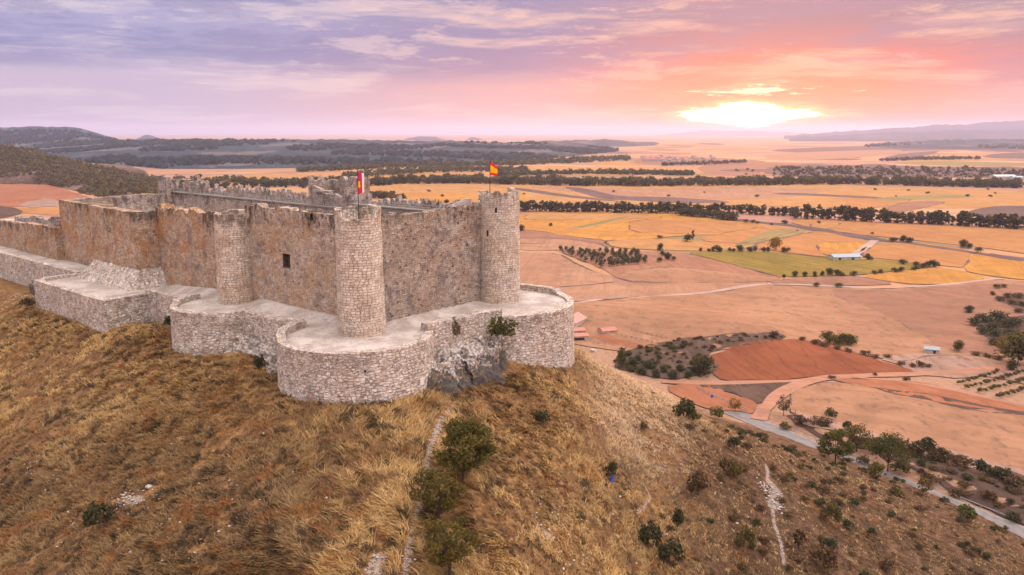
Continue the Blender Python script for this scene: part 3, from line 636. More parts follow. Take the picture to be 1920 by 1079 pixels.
NEAR_HILL = hill_ridge('hill', [(-90, 250, 1950, 1480), (0, 269, 1900, 1430), (40, 276, 1880, 1430), (90, 290, 1850, 1400), (150, 305, 1800, 1200), (200, 316, 1740, 1080), (250, 327, 1700, 1020), (320, 343, 1600, 1000), (440, 372, 1400, 1000)], SCRUB_HILL, 44, 260, .16, power=.85)
MESA = hill_ridge('mesa', [(-120, 241, 5600, 3900), (0, 239, 5600, 3900), (100, 238, 5500, 3900), (143, 239, 5450, 3800), (165, 244, 5400, 3700), (190, 253, 5300, 3600), (225, 262, 5200, 3500), (280, 268, 5100, 3400), (360, 275, 5000, 3300)], FAR_HILL, 30, 200, .14)
FARH = hill_ridge('far_hill', [(60, 272, 4600, 2700), (200, 264, 4600, 2300), (300, 262, 4500, 2000), (380, 261, 4400, 2000), (450, 263, 4400, 2000), (560, 262, 4400, 2050), (640, 262, 4300, 2050), (720, 264, 4300, 2150), (800, 265, 4300, 2300), (830, 263, 4300, 2400), (900, 267, 4300, 2500), (960, 268, 4300, 2500), (1010, 266, 4500, 2700), (1060, 268, 4700, 3000), (1110, 273, 4800, 3400), (1160, 281, 4800, 4000)], FAR_HILL, 40, 360, .25, power=.85)
hill_ridge('far_hill', [(960, 268, 6800, 5200), (1060, 264, 6800, 5200), (1135, 262, 6800, 5000), (1180, 266, 6800, 5200), (1240, 270, 7000, 5400), (1330, 274, 7000, 5800)], FAR_HILL, 24, 160, .2)
hill_ridge('cone_hill', [(245, 264, 9000, 8300), (258, 260, 9000, 8300), (270, 255, 9000, 8300), (277, 253.5, 9000, 8300), (284, 255, 9000, 8300), (296, 260, 9000, 8300), (310, 264, 9000, 8300)], MOUNT, 14, 60, .05)
hill_ridge('mesa', [(755, 264, 11500, 9800), (768, 258.5, 11500, 9800), (790, 256.5, 11500, 9800), (815, 257, 11500, 9800), (832, 261, 11500, 9800), (850, 264, 11500, 9800)], MOUNT, 14, 60, .05)
hill_ridge('cone_hill', [(868, 264, 11000, 10200), (880, 260, 11000, 10200), (886, 258.5, 11000, 10200), (893, 260, 11000, 10200), (910, 264, 11000, 10200)], MOUNT, 14, 40, .05)
hill_ridge('far_hill', [(1600, 276, 6300, 4800), (1680, 268, 6300, 4600), (1760, 263, 6300, 4500), (1850, 262, 6300, 4400), (2010, 261, 6300, 4300)], FAR_HILL, 24, 160, .25)
hill_ridge('mountain', [(1480, 258, 11000, 8500), (1560, 255, 11000, 8500), (1650, 250, 11000, 8500), (1720, 248, 11000, 8500), (1800, 244, 11000, 8500), (1870, 245, 11000, 8500), (2010, 242, 11000, 8500)], MOUNT, 20, 160, .2)
hill_ridge('mountain', [(1470, 256, 14000, 11500), (1560, 248, 14000, 11500), (1640, 243, 14000, 11500), (1700, 240, 14000, 11500), (1755, 234, 14000, 11500), (1800, 235, 14000, 11500), (1850, 230, 14000, 11500), (1920, 226, 14000, 11500), (2010, 222, 14000, 11500)], MOUNT, 20, 160, .15)
hill_ridge('mountain', [(1180, 259, 30000, 26000), (1250, 252, 30000, 26000), (1320, 245, 30000, 26000), (1370, 246, 30000, 26000), (1430, 247, 30000, 26000), (1500, 250, 30000, 26000), (1580, 257, 30000, 26000)], MOUNT, 16, 120, .15)

# ------------------------------------------------------------------ fields laid on the plain
def field_mat(name, c, c2, ang=0.0, sp=3.0, contrast=.3, fleck=.3, fleck_c=(.16, .10, .07), patch=.35):
    m, N = mat(name); pos = N.new('ShaderNodeNewGeometry').outputs['Position']; x, y, z = N.sep(pos)
    k = N.m('ADD', N.m('MULTIPLY', x, math.cos(R(ang))), N.m('MULTIPLY', y, math.sin(R(ang)))); l = N.m('SUBTRACT', N.m('MULTIPLY', y, math.cos(R(ang))), N.m('MULTIPLY', x, math.sin(R(ang))))
    w = N.noise(N.xyz(N.m('DIVIDE', k, sp), N.m('DIVIDE', l, sp*22), 0), 1.0, 4, .65)
    n = N.noise(pos, .018, 5, .6); f = N.noise(N.vm('MULTIPLY', pos, (1, .5, 1)), .26, 5, .75)
    c_ = N.mix(N.step(n, .35, .65), (*c, 1), (*c2, 1))
    c_ = N.mix(N.m('MULTIPLY', N.step(N.noise(pos, .075, 5, .65), .46, .64), patch*1.5), c_, tuple(q*.72 for q in c2)+(1,))
    c_ = N.mix(N.m('MULTIPLY', N.step(w, .46, .60), contrast*1.25), c_, tuple(q*.62 for q in c)+(1,))
    c_ = N.mix(N.m('MULTIPLY', N.step(f, .52, .66), fleck*1.9), c_, (*fleck_c, 1))
    kk = N.m('ADD', k, N.m('MULTIPLY', N.m('SUBTRACT', n, .5), 30)); tl = N.m('FRACT', N.m('DIVIDE', kk, 13.0))
    c_ = N.mix(N.m('MULTIPLY', N.step(tl, .10, .03), contrast*1.1), c_, tuple(q*.55 for q in c2)+(1,))
    finish(N, c_, .95, N.m('ADD', w, f), .6, .2, spec=.05); return m
FM = {
 'pink': field_mat('pale_ploughed_field', (0.345, 0.185, 0.113), (0.289, 0.150, 0.091), 60, 4, .28, .42),
 'mauve': field_mat('mauve_ploughed_field', (0.289, 0.144, 0.095), (0.245, 0.125, 0.086), 40, 4, .25, .35),
 'tan': field_mat('tan_stubble', (0.359, 0.202, 0.129), (0.318, 0.164, 0.102), -8, 5, .3, .2),
 'gold': field_mat('golden_stubble', (0.444, 0.217, 0.054), (0.386, 0.176, 0.046), -20, 6, .3, .15),
 'straw': field_mat('straw_stubble', (0.415, 0.224, 0.089), (0.372, 0.184, 0.072), 10, 9, .22, .15),
 'orange': field_mat('orange_stubble', (0.393, 0.187, 0.070), (0.361, 0.162, 0.067), 15, 9, .25, .2),
 'green': field_mat('vine_rows', (0.187, 0.136, 0.032), (0.259, 0.170, 0.043), 25, 2.6, .5, .35, (.10, .09, .03)),
 'dull': field_mat('dull_green_strip', (0.208, 0.168, 0.072), (0.272, 0.200, 0.088), 25, 4, .3, .2),
 'plough': field_mat('brown_ploughed_field', (0.331, 0.156, 0.099), (0.265, 0.129, 0.085), 5, 4, .35, .3),
 'red': field_mat('red_earth', (0.250, 0.082, 0.040), (0.194, 0.062, 0.033), 10, 2.4, .4, .3, (.20, .09, .05)),
 'rust': field_mat('rust_earth', (0.339, 0.139, 0.075), (0.280, 0.106, 0.062), 20, 2.4, .3, .35, (.2, .1, .06)),
 'scrub': field_mat('scrubland', (0.085, 0.052, 0.042), (0.125, 0.078, 0.06), 0, 3, .3, .7, (.055, .04, .033)),
 'grey': field_mat('grey_fallow', (0.336, 0.216, 0.168), (0.288, 0.176, 0.136), 0, 5, .3, .5, (.14, .09, .07)),
 'track': field_mat('dirt_track', (0.404, 0.208, 0.143), (0.355, 0.178, 0.121), 80, 1.2, .3, .15),
 'lane': field_mat('pale_lane', (0.416, 0.306, 0.266), (0.367, 0.264, 0.228), 80, 2, .2, .1),
 'purple': field_mat('dark_fallow_strip', (0.154, 0.096, 0.088), (0.122, 0.080, 0.078), 0, 8, .3, .5, (.08, .06, .055)),
}
def chaikin(P, n=2, closed=True):
    P = [np.array(p, float) for p in P]
    for _ in range(n):
        Q = []; L = len(P)
        for i in range(L if closed else L-1): a, b = P[i], P[(i+1) % L]; Q += [a*.78+b*.22, a*.22+b*.78]
        P = ([P[0]] if not closed else []) + Q + ([P[-1]] if not closed else [])
    return P
LAYER = [0]
def drape(name, outline, m, off=None, cell=9.0):
    bm = bmesh.new(); vs = [bm.verts.new((p[0], p[1], 0)) for p in outline]; f = bm.faces.new(vs)
    bmesh.ops.triangulate(bm, faces=[f])
    far = min(p[1] for p in outline) > 430
    if not far:
        for _ in range(6):
            es = [e for e in bm.edges if e.calc_length() > cell]
            if not es: break
            bmesh.ops.subdivide_edges(bm, edges=es, cuts=1); bmesh.ops.triangulate(bm, faces=[q for q in bm.faces if len(q.verts) > 3])
    co = np.array([v.co[:] for v in bm.verts]); LAYER[0] += 1
    z = H(co[:, 0], co[:, 1]) if not far else np.full(len(co), PLAIN)
    o_ = (off if off is not None else .03 + .003*LAYER[0])
    for v, zz in zip(bm.verts, z): v.co.z = float(zz)+o_
    for q in bm.faces:
        if q.normal.z < 0: q.normal_flip()
    bmesh.ops.recalc_face_normals(bm, faces=bm.faces)
    me = bpy.data.meshes.new(name); bm.to_mesh(me); bm.free(); me.materials.append(m)
    if sum(p.normal.z for p in me.polygons) < 0: me.flip_normals()
    return tag(link(name, me), kind='structure')
def pix_plain(u, v):
    d = (v-540)/FPX; rx, ry, rz = (u-960)/FPX, CP-d*SP, -(SP+d*CP); t = (ZC-PLAIN)/-rz
    for _ in range(6):
        z = float(plain_h(rx*t, ry*t)) if ry*t < 430 else PLAIN
        t = (ZC-z)/-rz
    return rx*t, ry*t
MARGINS = []
def field(m, px, smooth=1, name='field', **k):
    pts = [pix_plain(u, v) for u, v in px]; C = chaikin(pts, smooth)
    if np.mean([q[1] for q in C]) < 430:                                  # near fields get ragged hand-made edges
        P, u_ = resample(np.array(list(C)+[C[0]]), 4.0); P = P[:-1]; u_ = u_[:-1]; a_ = (fbm(u_/9, u_*0+len(P), 17, 3)-.5)*5.0; b_ = (fbm(u_/9, u_*0+3+len(P), 27, 3)-.5)*5.0; C = [np.array((q[0]+i, q[1]+j)) for q, i, j in zip(P, a_, b_)]
    if m not in ('purple', 'scrub', 'dull', 'grey') and max(v for u, v in px) > 395 and px[0][0] > 900: MARGINS.append(C)
    return drape(name, C, FM[m], **k)
def margins():
    """weedy edges left between the fields"""
    for C in MARGINS:
        P = np.array(C+[C[0]]); P, u = resample(P, 6.0); d = np.gradient(P, axis=0); n = np.c_[-d[:, 1], d[:, 0]]; n /= np.maximum(1e-9, np.linalg.norm(n, axis=1))[:, None]; far = P[:, 1].mean() > 430
        w = np.clip((vnoise(u/17, u*0+len(u), 5)-.44)*3.0, 0, 1)*(1.1 if far else .45)*(.5+vnoise(u/5, u*0, 8)); L = P+n*w[:, None]; Q = P-n*w[:, None]; mb = MB(); hz = lambda p: (float(H(p[0], p[1])) if p[1] < 430 else PLAIN)+.33
        for i in range(len(P)-1):
            if w[i]+w[i+1] > .02: mb.face([(*Q[i], hz(Q[i])), (*Q[i+1], hz(Q[i+1])), (*L[i+1], hz(L[i+1])), (*L[i], hz(L[i]))])
        if mb.f: tag(link('field_margin', mb.mesh('field_margin', FM['purple'])), kind='structure')
def strip_px(m, px, width, name='track', wob=.15, smooth=2):
    """a lane of the given width in metres along a photo polyline"""
    C = chaikin([pix_plain(*p) for p in px], smooth, False); C = np.array(C); C, u = resample(C, max(3.0, width*.9)); d = np.gradient(C, axis=0); n = np.c_[-d[:, 1], d[:, 0]]; n /= np.linalg.norm(n, axis=1)[:, None]
    w = width/2*(1+wob*(vnoise(u/14, u*0, 3)-.5)*2); L = C+n*w[:, None]; Rr = C-n*w[:, None]
    LAYER[0] += 1; mb = MB()
    hz = lambda p: (float(H(p[0], p[1])) if p[1] < 430 else PLAIN)+.03+.003*LAYER[0]
    for i in range(len(C)-1): mb.face([(*Rr[i], hz(Rr[i])), (*Rr[i+1], hz(Rr[i+1])), (*L[i+1], hz(L[i+1])), (*L[i], hz(L[i]))])
    me = mb.mesh(name, FM[m])
    if sum(p.normal.z for p in me.polygons) < 0: me.flip_normals()
    return tag(link(name, me), kind='structure')
# far bands first, nearer ones over them
field('straw', [(340, 334), (520, 326), (700, 322), (900, 318), (980, 312), (1100, 312), (1100, 326), (900, 330), (640, 344), (340, 354)])
field('straw', [(1000, 318), (1180, 312), (1300, 318), (1420, 310), (1420, 322), (1180, 330), (1010, 328)])
field('mauve', [(1300, 312), (1420, 304), (1520, 308), (1500, 330), (1330, 332)])
field('orange', [(1420, 318), (1600, 312), (1700, 318), (1640, 330), (1430, 331)])
_g = random.Random(77)
for _i in range(46):
    _u, _v = _g.uniform(1040, 1880), _g.choice([_g.uniform(268, 292), _g.uniform(292, 326)]); _w, _t, _k = _g.uniform(40, 190), _g.uniform(.5, 1.6)+(_v-266)*.03, _g.uniform(-2.0, 2.5)
    field(_g.choice(['purple', 'purple', 'mauve', 'plough', 'gold', 'dull']), [(_u, _v), (_u+_w*.5, _v-_t+_k*.4), (_u+_w, _v+_k), (_u+_w*.9, _v+_t+_k), (_u+_w*.4, _v+_t+_k*.5)])
field('purple', [(1440, 312), (1580, 309), (1800, 314), (1920, 313), (1980, 335), (1700, 334), (1430, 332)])
field('dull', [(1655, 306), (1760, 303), (1920, 306), (1960, 312), (1760, 312)])
field('straw', [(1640, 300), (1740, 290), (1860, 288), (1930, 294), (1880, 302), (1740, 304)])
field('purple', [(1650, 298), (1690, 289), (1765, 283), (1750, 290), (1690, 300)])
field('purple', [(1835, 297), (1860, 289), (1930, 286), (1980, 300)])
field('purple', [(1420, 283), (1560, 276), (1720, 272), (1930, 272), (1990, 284), (1740, 282), (1560, 290)])
field('tan', [(1430, 290), (1560, 284), (1700, 281), (1660, 292), (1560, 300), (1440, 300)])
field('mauve', [(1180, 300), (1330, 296), (1440, 302), (1420, 311), (1200, 311)])
field('straw', [(640, 346), (820, 339), (920, 342), (1020, 349), (1200, 347), (1500, 346), (1700, 352), (1960, 361), (1980, 392), (1700, 392), (1500, 389), (1300, 386), (980, 382), (880, 382), (740, 384), (660, 366)])
field('gold', [(700, 366), (860, 362), (930, 368), (1000, 372), (980, 381), (860, 384), (740, 384)])
field('tan', [(975, 350), (1080, 352), (1200, 356), (1400, 352), (1560, 356), (1500, 372), (1300, 379), (1180, 372), (1060, 360)])
field('purple', [(1052, 351), (1096, 354), (1130, 362), (1160, 369), (1240, 370), (1340, 376), (1380, 381), (1280, 383), (1200, 378), (1130, 375), (1085, 362)])
field('purple', [(960, 352), (1010, 358), (1060, 366), (1165, 378), (1160, 380), (1050, 370), (960, 356)])
field('orange', [(1545, 372), (1660, 372), (1720, 376), (1640, 392), (1560, 396), (1600, 380)])
field('mauve', [(1655, 392), (1700, 380), (1740, 377), (1780, 380), (1720, 394), (1690, 399)])
field('dull', [(1620, 374), (1720, 367), (1800, 366), (1840, 370), (1740, 375), (1660, 378)])
field('purple', [(1440, 365), (1470, 362), (1560, 366), (1660, 371), (1640, 374), (1540, 369)])
field('purple', [(1800, 402), (1835, 392), (1870, 387), (1930, 387), (1970, 412), (1830, 408)])
field('gold', [(973, 396), (1190, 397), (1290, 402), (1360, 415), (1440, 420), (1400, 442), (1300, 441), (1150, 456), (1040, 440), (960, 434)])
field('straw', [(1000, 400), (1180, 402), (1260, 408), (1160, 412), (1040, 414), (973, 412)])
field('dull', [(1060, 431), (1110, 420), (1172, 406), (1182, 408), (1132, 420), (1082, 431)])
field('orange', [(1180, 412), (1340, 416), (1440, 422), (1390, 436), (1290, 440), (1180, 438)])
field('mauve', [(960, 431), (1010, 434), (1080, 446), (1140, 452), (1130, 460), (1040, 458), (960, 458)])
field('tan', [(960, 448), (1060, 449), (1120, 458), (1150, 468), (1080, 471), (960, 471)])
field('straw', [(1130, 452), (1240, 448), (1340, 455), (1440, 462), (1340, 472), (1240, 470), (1150, 466)])
field('orange', [(1310, 446), (1440, 424), (1510, 431), (1440, 448), (1380, 460), (1330, 457)])
field('dull', [(1372, 462), (1400, 450), (1450, 430), (1512, 432), (1506, 440), (1430, 453), (1396, 464)])
field('orange', [(1395, 464), (1505, 441), (1535, 433), (1640, 453), (1602, 482), (1560, 485), (1450, 472)])
field('gold', [(1530, 455), (1632, 456), (1604, 482), (1560, 484), (1536, 474)])
field('orange', [(1645, 457), (1720, 455), (1822, 470), (1812, 504), (1770, 500), (1650, 486), (1608, 483)])
field('gold', [(1830, 472), (1960, 494), (1980, 532), (1860, 520), (1800, 508)])
field('orange', [(1490, 410), (1600, 417), (1720, 422), (1960, 432), (1970, 484), (1830, 464), (1700, 450), (1600, 440), (1480, 421)])
field('straw', [(1520, 420), (1580, 418), (1560, 430), (1520, 432)])
strip_px('purple', [(1340, 408), (1400, 416), (1480, 423), (1560, 436), (1650, 452), (1720, 459), (1830, 476), (1930, 490)], 16, 'track', .5)
strip_px('lane', [(1640, 452), (1622, 466), (1600, 482)], 7, 'track')
field('plough', [(1040, 470), (1110, 472), (1200, 472), (1280, 475), (1345, 490), (1440, 516), (1475, 524), (1260, 532), (1165, 528), (1128, 504)])
field('tan', [(950, 474), (1044, 474), (1090, 502), (1165, 528), (1100, 536), (960, 546)])
field('pink', [(1160, 512), (1260, 500), (1400, 516), (1470, 524), (1440, 530), (1250, 534), (1170, 530)])
field('tan', [(950, 548), (1040, 541), (1165, 531), (1260, 533), (1430, 528), (1445, 533), (1400, 536), (1345, 547), (1290, 553), (1180, 559), (1050, 570), (950, 572)])
field('grey', [(1030, 568), (1090, 558), (1160, 553), (1205, 556), (1120, 562), (1050, 570)])
field('green', [(1280, 474), (1350, 472), (1460, 474), (1560, 487), (1640, 487), (1715, 495), (1762, 501), (1700, 508), (1608, 517), (1556, 519), (1470, 522), (1420, 510), (1340, 488)])
field('gold', [(1604, 518), (1700, 508), (1745, 502), (1800, 508), (1856, 523), (1800, 533), (1740, 535), (1690, 533)])
field('mauve', [(1440, 527), (1560, 520), (1605, 519), (1690, 534), (1600, 538), (1450, 534)])
field('pink', [(1030, 575), (1180, 561), (1290, 555), (1350, 549), (1400, 539), (1450, 536), (1600, 540), (1680, 544), (1800, 532), (1870, 525), (1980, 534), (1990, 680), (1900, 672), (1740, 668), (1700, 680), (1640, 672), (1500, 645), (1440, 650), (1330, 660), (1250, 665), (1150, 660), (1050, 640)])
field('mauve', [(1540, 546), (1640, 546), (1760, 540), (1850, 533), (1980, 540), (1980, 660), (1880, 668), (1760, 657), (1710, 615), (1610, 572)])
field('scrub', [(1815, 606), (1870, 597), (1990, 590), (1990, 700), (1890, 676), (1860, 640)])
field('scrub', [(1866, 566), (1890, 555), (1990, 552), (1990, 596), (1905, 590), (1895, 574)])
field('grey', [(1640, 672), (1720, 662), (1830, 668), (1990, 684), (1990, 745), (1860, 705), (1760, 712), (1690, 690)])
field('tan', [(1755, 664), (1830, 664), (1990, 690), (1990, 702), (1850, 678)])
field('scrub', [(1150, 672), (1200, 652), (1262, 638), (1340, 630), (1420, 626), (1484, 631), (1442, 645), (1372, 652), (1332, 664), (1346, 692), (1322, 707), (1242, 714), (1160, 694)])
field('red', [(1326, 676), (1360, 654), (1420, 644), (1480, 638), (1512, 638), (1560, 650), (1640, 674), (1724, 700), (1640, 705), (1560, 707), (1480, 713), (1420, 716), (1360, 717), (1340, 702)])
field('scrub', [(1236, 716), (1330, 720), (1500, 714), (1480, 727), (1420, 762), (1396, 746), (1340, 730), (1250, 722)])
field('rust', [(1236, 727), (1300, 722), (1342, 729), (1396, 747), (1422, 766), (1410, 780), (1380, 774), (1330, 770), (1276, 757)])
field('pink', [(1478, 742), (1502, 726), (1540, 720), (1600, 723), (1700, 747), (1800, 767), (1990, 786), (1990, 900), (1850, 868), (1750, 838), (1650, 822), (1560, 800), (1480, 780)])
field('rust', [(1552, 713), (1640, 713), (1742, 722), (1842, 747), (1990, 778), (1990, 792), (1800, 766), (1700, 745), (1600, 722)])
field('scrub', [(1620, 727), (1700, 735), (1790, 752), (1920, 776), (1990, 784), (1990, 790), (1800, 768), (1700, 748)])
field('grey', [(1480, 776), (1560, 792), (1650, 818), (1750, 836), (1860, 868), (1990, 905), (1990, 930), (1800, 870), (1620, 832), (1500, 800)])
field('scrub', [(1470, 792), (1500, 782), (1560, 796), (1650, 826), (1740, 840), (1860, 874), (1990, 915), (1990, 1030), (1900, 985), (1760, 915), (1660, 868), (1560, 830)])
strip_px('lane', [(1050, 575), (1130, 563), (1230, 556), (1300, 553), (1350, 547), (1395, 538), (1440, 534), (1520, 536), (1610, 541), (1690, 541), (1780, 535), (1850, 526), (1880, 524)], 4.2, 'lane', .3)
strip_px('track', [(1422, 790), (1432, 772), (1450, 750), (1475, 732), (1510, 718), (1550, 710), (1610, 707), (1700, 704), (1790, 700), (1850, 694), (1930, 684)], 5.5, 'dirt_track', .25)
strip_px('track', [(1532, 714), (1480, 717), (1400, 719), (1330, 721), (1240, 718)], 3.6, 'dirt_track', .3)
strip_px('track', [(1590, 709), (1680, 716), (1760, 728), (1850, 748), (1960, 772)], 2.6, 'dirt_track', .3)
# fields left of the castle
field('rust', [(-80, 352), (0, 347), (80, 345), (110, 352), (150, 366), (190, 376), (120, 384), (60, 388), (-80, 392)])
field('grey', [(34, 386), (52, 379), (70, 377), (84, 373), (100, 374), (112, 381), (108, 388), (84, 389), (60, 391)], 0)
field('orange', [(-60, 388), (40, 391), (110, 392), (180, 386), (220, 394), (120, 406), (30, 400), (-40, 410)])
field('scrub', [(-80, 384), (20, 388), (50, 400), (0, 412), (-80, 416)])
for px in ([(82, 291), (160, 296), (225, 304), (240, 318), (150, 312)], [(245, 306), (330, 300), (400, 302), (350, 312), (270, 319)]): pass

margins()
# ------------------------------------------------------------------ road
def road():
    C = np.array(chaikin(ROAD_PTS, 3, False)); C, u = resample(C, 2.0); d = np.gradient(C, axis=0); n = np.c_[-d[:, 1], d[:, 0]]; n /= np.linalg.norm(n, axis=1)[:, None]
    m, N = mat('worn_asphalt'); pos = N.new('ShaderNodeNewGeometry').outputs['Position']; uvx = N.sep(N.new('ShaderNodeUVMap', uv_map='UVMap').outputs[0])
    c = N.mix(N.step(N.noise(pos, .5, 4, .6), .35, .65), (.17, .155, .16, 1), (.23, .21, .21, 1)); c = N.mix(N.m('MULTIPLY', N.step(N.noise(pos, 6, 3, .7), .5, .7), .4), c, (.11, .10, .105, 1))
    tr = N.m('ABSOLUTE', N.m('SUBTRACT', N.m('ABSOLUTE', uvx[0]), 1.6)); c = N.mix(N.step(tr, .7, .1, 0, .35), c, (.12, .11, .115, 1)); finish(N, c, .85, N.noise(pos, 8, 2), .3, .02)
    mb = MB(); z = PLAIN+.42
    for i in range(len(C)-1):
        for a, b in ((-3.2, 0), (0, 3.2)):
            P = [C[i]+n[i]*a, C[i]+n[i]*b, C[i+1]+n[i+1]*b, C[i+1]+n[i+1]*a]; P = [P[0], P[3], P[2], P[1]]
            mb.face([(*p, z) for p in P], uv=[(a, u[i]), (a, u[i+1]), (b, u[i+1]), (b, u[i])])
    me = mb.mesh('road', m)
    if sum(p.normal.z for p in me.polygons) < 0: me.flip_normals()
    tag(link('road', me), kind='structure')
    pm = plain_mat('road_paint', (.45, .43, .42), .35, 1.5); mb = MB()
    for a in (-2.95, 2.95):
        for i in range(len(C)-1): mb.face([(*(C[i]+n[i]*(a-.07)), z+.005), (*(C[i]+n[i]*(a+.07)), z+.005), (*(C[i+1]+n[i+1]*(a+.07)), z+.005), (*(C[i+1]+n[i+1]*(a-.07)), z+.005)])
    me = mb.mesh('road_marking', pm)
    if sum(p.normal.z for p in me.polygons) < 0: me.flip_normals()
    tag(link('road_marking', me), kind='structure')
    return C, n, u
RC, RN, RU = road()
far_side = 1 if (RN[len(RC)//2][0] > 0) else -1
def guardrail(u0, u1, label):
    s0 = float(np.interp(u0, RC[:, 0], RU)) if False else u0; us = np.arange(u0, u1, 4.0)
    P = lambda q: (np.interp(q, RU, RC[:, 0])+far_side*4.1*np.interp(q, RU, RN[:, 0]), np.interp(q, RU, RC[:, 1])+far_side*4.1*np.interp(q, RU, RN[:, 1]))
    c = P((u0+u1)/2); e = empty('guardrail', label, 'guardrail', (*c, PLAIN), 'guardrails along the road')
    mb = MB(); qs = np.arange(u0, u1, 2.0)
    for a, b in zip(qs[:-1], qs[1:]):
        pa, pb = np.array(P(a)), np.array(P(b)); d = pb-pa; n = np.array((-d[1], d[0]))/np.linalg.norm(d)
        prof = [(0, .95), (.08, 1.02), (.02, 1.10), (.08, 1.18), (0, 1.25)]
        for (o1, z1), (o2, z2) in zip(prof[:-1], prof[1:]): mb.face([(*(pa+n*o1), PLAIN+z1), (*(pb+n*o1), PLAIN+z1), (*(pb+n*o2), PLAIN+z2), (*(pa+n*o2), PLAIN+z2)])
    rpart(build('rail', mb, METAL), e)
    pm = MB(); pm.box((0, 0, 0), (.12, .12, 1.1)); me = pm.mesh('post', METAL)
    for q in us:
        o = link('post', me, None, (*P(q), PLAIN+.1)); rpart(o, e)
Ltot = RU[-1]
guardrail(4, 34, 'grey metal guardrail on the road before the dirt track turns off')
guardrail(48, 82, 'grey metal guardrail from the dirt track junction to the roadside trees')
guardrail(98, 170, 'long grey metal guardrail where the road leaves the lower right corner')

# ------------------------------------------------------------------ vegetation
def leaf_mat(name, trans=.25, flow=False):
    m, N = mat(name); c = N.attr('tint', 'Color'); p = N.new('ShaderNodeObjectInfo').outputs['Random']
    c = N.mix(N.m('MULTIPLY', p, .30), c, N.mix(p, (.10, .075, .03, 1), (.05, .06, .025, 1)))
    finish(N, c, .8, spec=.15, trans=trans); return m
LEAF = leaf_mat('leaves'); BARK = plain_mat('bark', (.075, .055, .045), .4, 3.0, .95)
def leaf_cloud(centres, radii, n, size, cols, seed=0, flat=.75, hollow=.35):
    """leaf-sized quads spread through clumps; returns verts, faces, tint"""
    g = np.random.default_rng(seed); centres = np.array(centres, float); radii = np.array(radii, float)
    w = radii**2; k = g.choice(len(centres), n, p=w/w.sum()); d = g.normal(size=(n, 3)); d /= np.linalg.norm(d, axis=1)[:, None]
    rr = (hollow+(1-hollow)*g.random(n)**.6); P = centres[k]+d*(radii[k]*rr)[:, None]*np.array((1, 1, flat))
    a = g.normal(size=(n, 3)); a /= np.linalg.norm(a, axis=1)[:, None]; b = np.cross(a, g.normal(size=(n, 3))); b /= np.linalg.norm(b, axis=1)[:, None]
    s = size*(.6+.8*g.random(n))[:, None]; V = np.stack([P-a*s, P+b*s*.55, P+a*s, P-b*s*.55], 1).reshape(-1, 3)
    F = np.arange(4*n).reshape(n, 4); cols = np.array(cols, float); ct = cols[g.integers(0, len(cols), len(centres))][k]*.6+cols[g.integers(0, len(cols), n)]*.4
    t = np.repeat(ct*(.75+.5*g.random((n, 1))), 4, 0); return V, F, t
def crown_mesh(name, *a, **k):
    V, F, t = leaf_cloud(*a, **k); return npmesh(name, V, F, LEAF, {'tint': t})
def limb_mesh(name, segs):
    mb = MB()
    for a, b, r0, r1 in segs: mb.tube(a, b, r0, r1, 6)
    return mb.mesh(name, BARK)
GREEN = [(.085, .090, .026), (.115, .108, .032), (.062, .064, .024), (.145, .120, .036)]
DARKG = [(.062, .064, .030), (.082, .078, .036), (.048, .048, .026)]
OLIVE = [(.075, .080, .045), (.055, .062, .036), (.095, .095, .055)]
YELL = [(.30, .17, .035), (.22, .13, .035), (.36, .20, .04)]
BROWN = [(.115, .068, .038), (.15, .09, .045), (.085, .054, .035)]
AUT = [(.13, .10, .035), (.09, .085, .03), (.17, .11, .035)]
def clumps(n, rx, rz, zc, rad, seed, low=-.6):
    g = random.Random(seed); C = []; Rr = []
    for i in range(n):
        a = g.uniform(0, 2*math.pi); e = g.uniform(low, 1); q = math.sqrt(max(0, 1-e*e*.9))*g.uniform(.45, 1.0)
        C.append((rx*q*math.cos(a), rx*q*math.sin(a), zc+rz*e*g.uniform(.7, 1))); Rr.append(rad*g.uniform(.6, 1.25))
    return C, Rr
def tree_thing(name, label, cat, pos, h, spread, cols, seed, leaves=2600, size=.16, group=None, forks=7, lean=0.0, trunk=.22, rad=.30, low=-.75, nc=34):
    """one tree: trunk with limbs reaching into each clump, and a crown of leaves"""
    e = empty(name, label, cat, pos, group); zc = h*.56; C, Rr = clumps(nc, spread*.5*.9, h*.36, zc, spread*.5*rad*1.15, seed, low)
    C = [(x+lean*z/h, y, z) for x, y, z in C]; fk = (lean*.25, 0, h*.24); segs = [((0, 0, -.5), fk, trunk, trunk*.7)]
    for i, (x, y, z) in enumerate(C):
        if i % 2 or i > 40: continue
        mx = (fk[0]*.5+x*.5, y*.45, (fk[2]+z)*.5); segs += [(fk, mx, trunk*.42, trunk*.26), (mx, (x, y, z), trunk*.26, trunk*.07)]
    t = link('trunk', limb_mesh('trunk', segs)); t.parent = e
    c = link('crown', crown_mesh('crown', C, Rr, leaves, size, cols, seed=seed)); c.parent = e; return e
def copy_thing(src, pos, scale, rz, label=None):
    o = src.copy(); COL.objects.link(o); o.location = pos; o.scale = scale; o.rotation_euler = (0, 0, rz)
    if label: o['label'] = label
    for ch in src.children:
        c = ch.copy(); COL.objects.link(c); c.parent = o
    return o
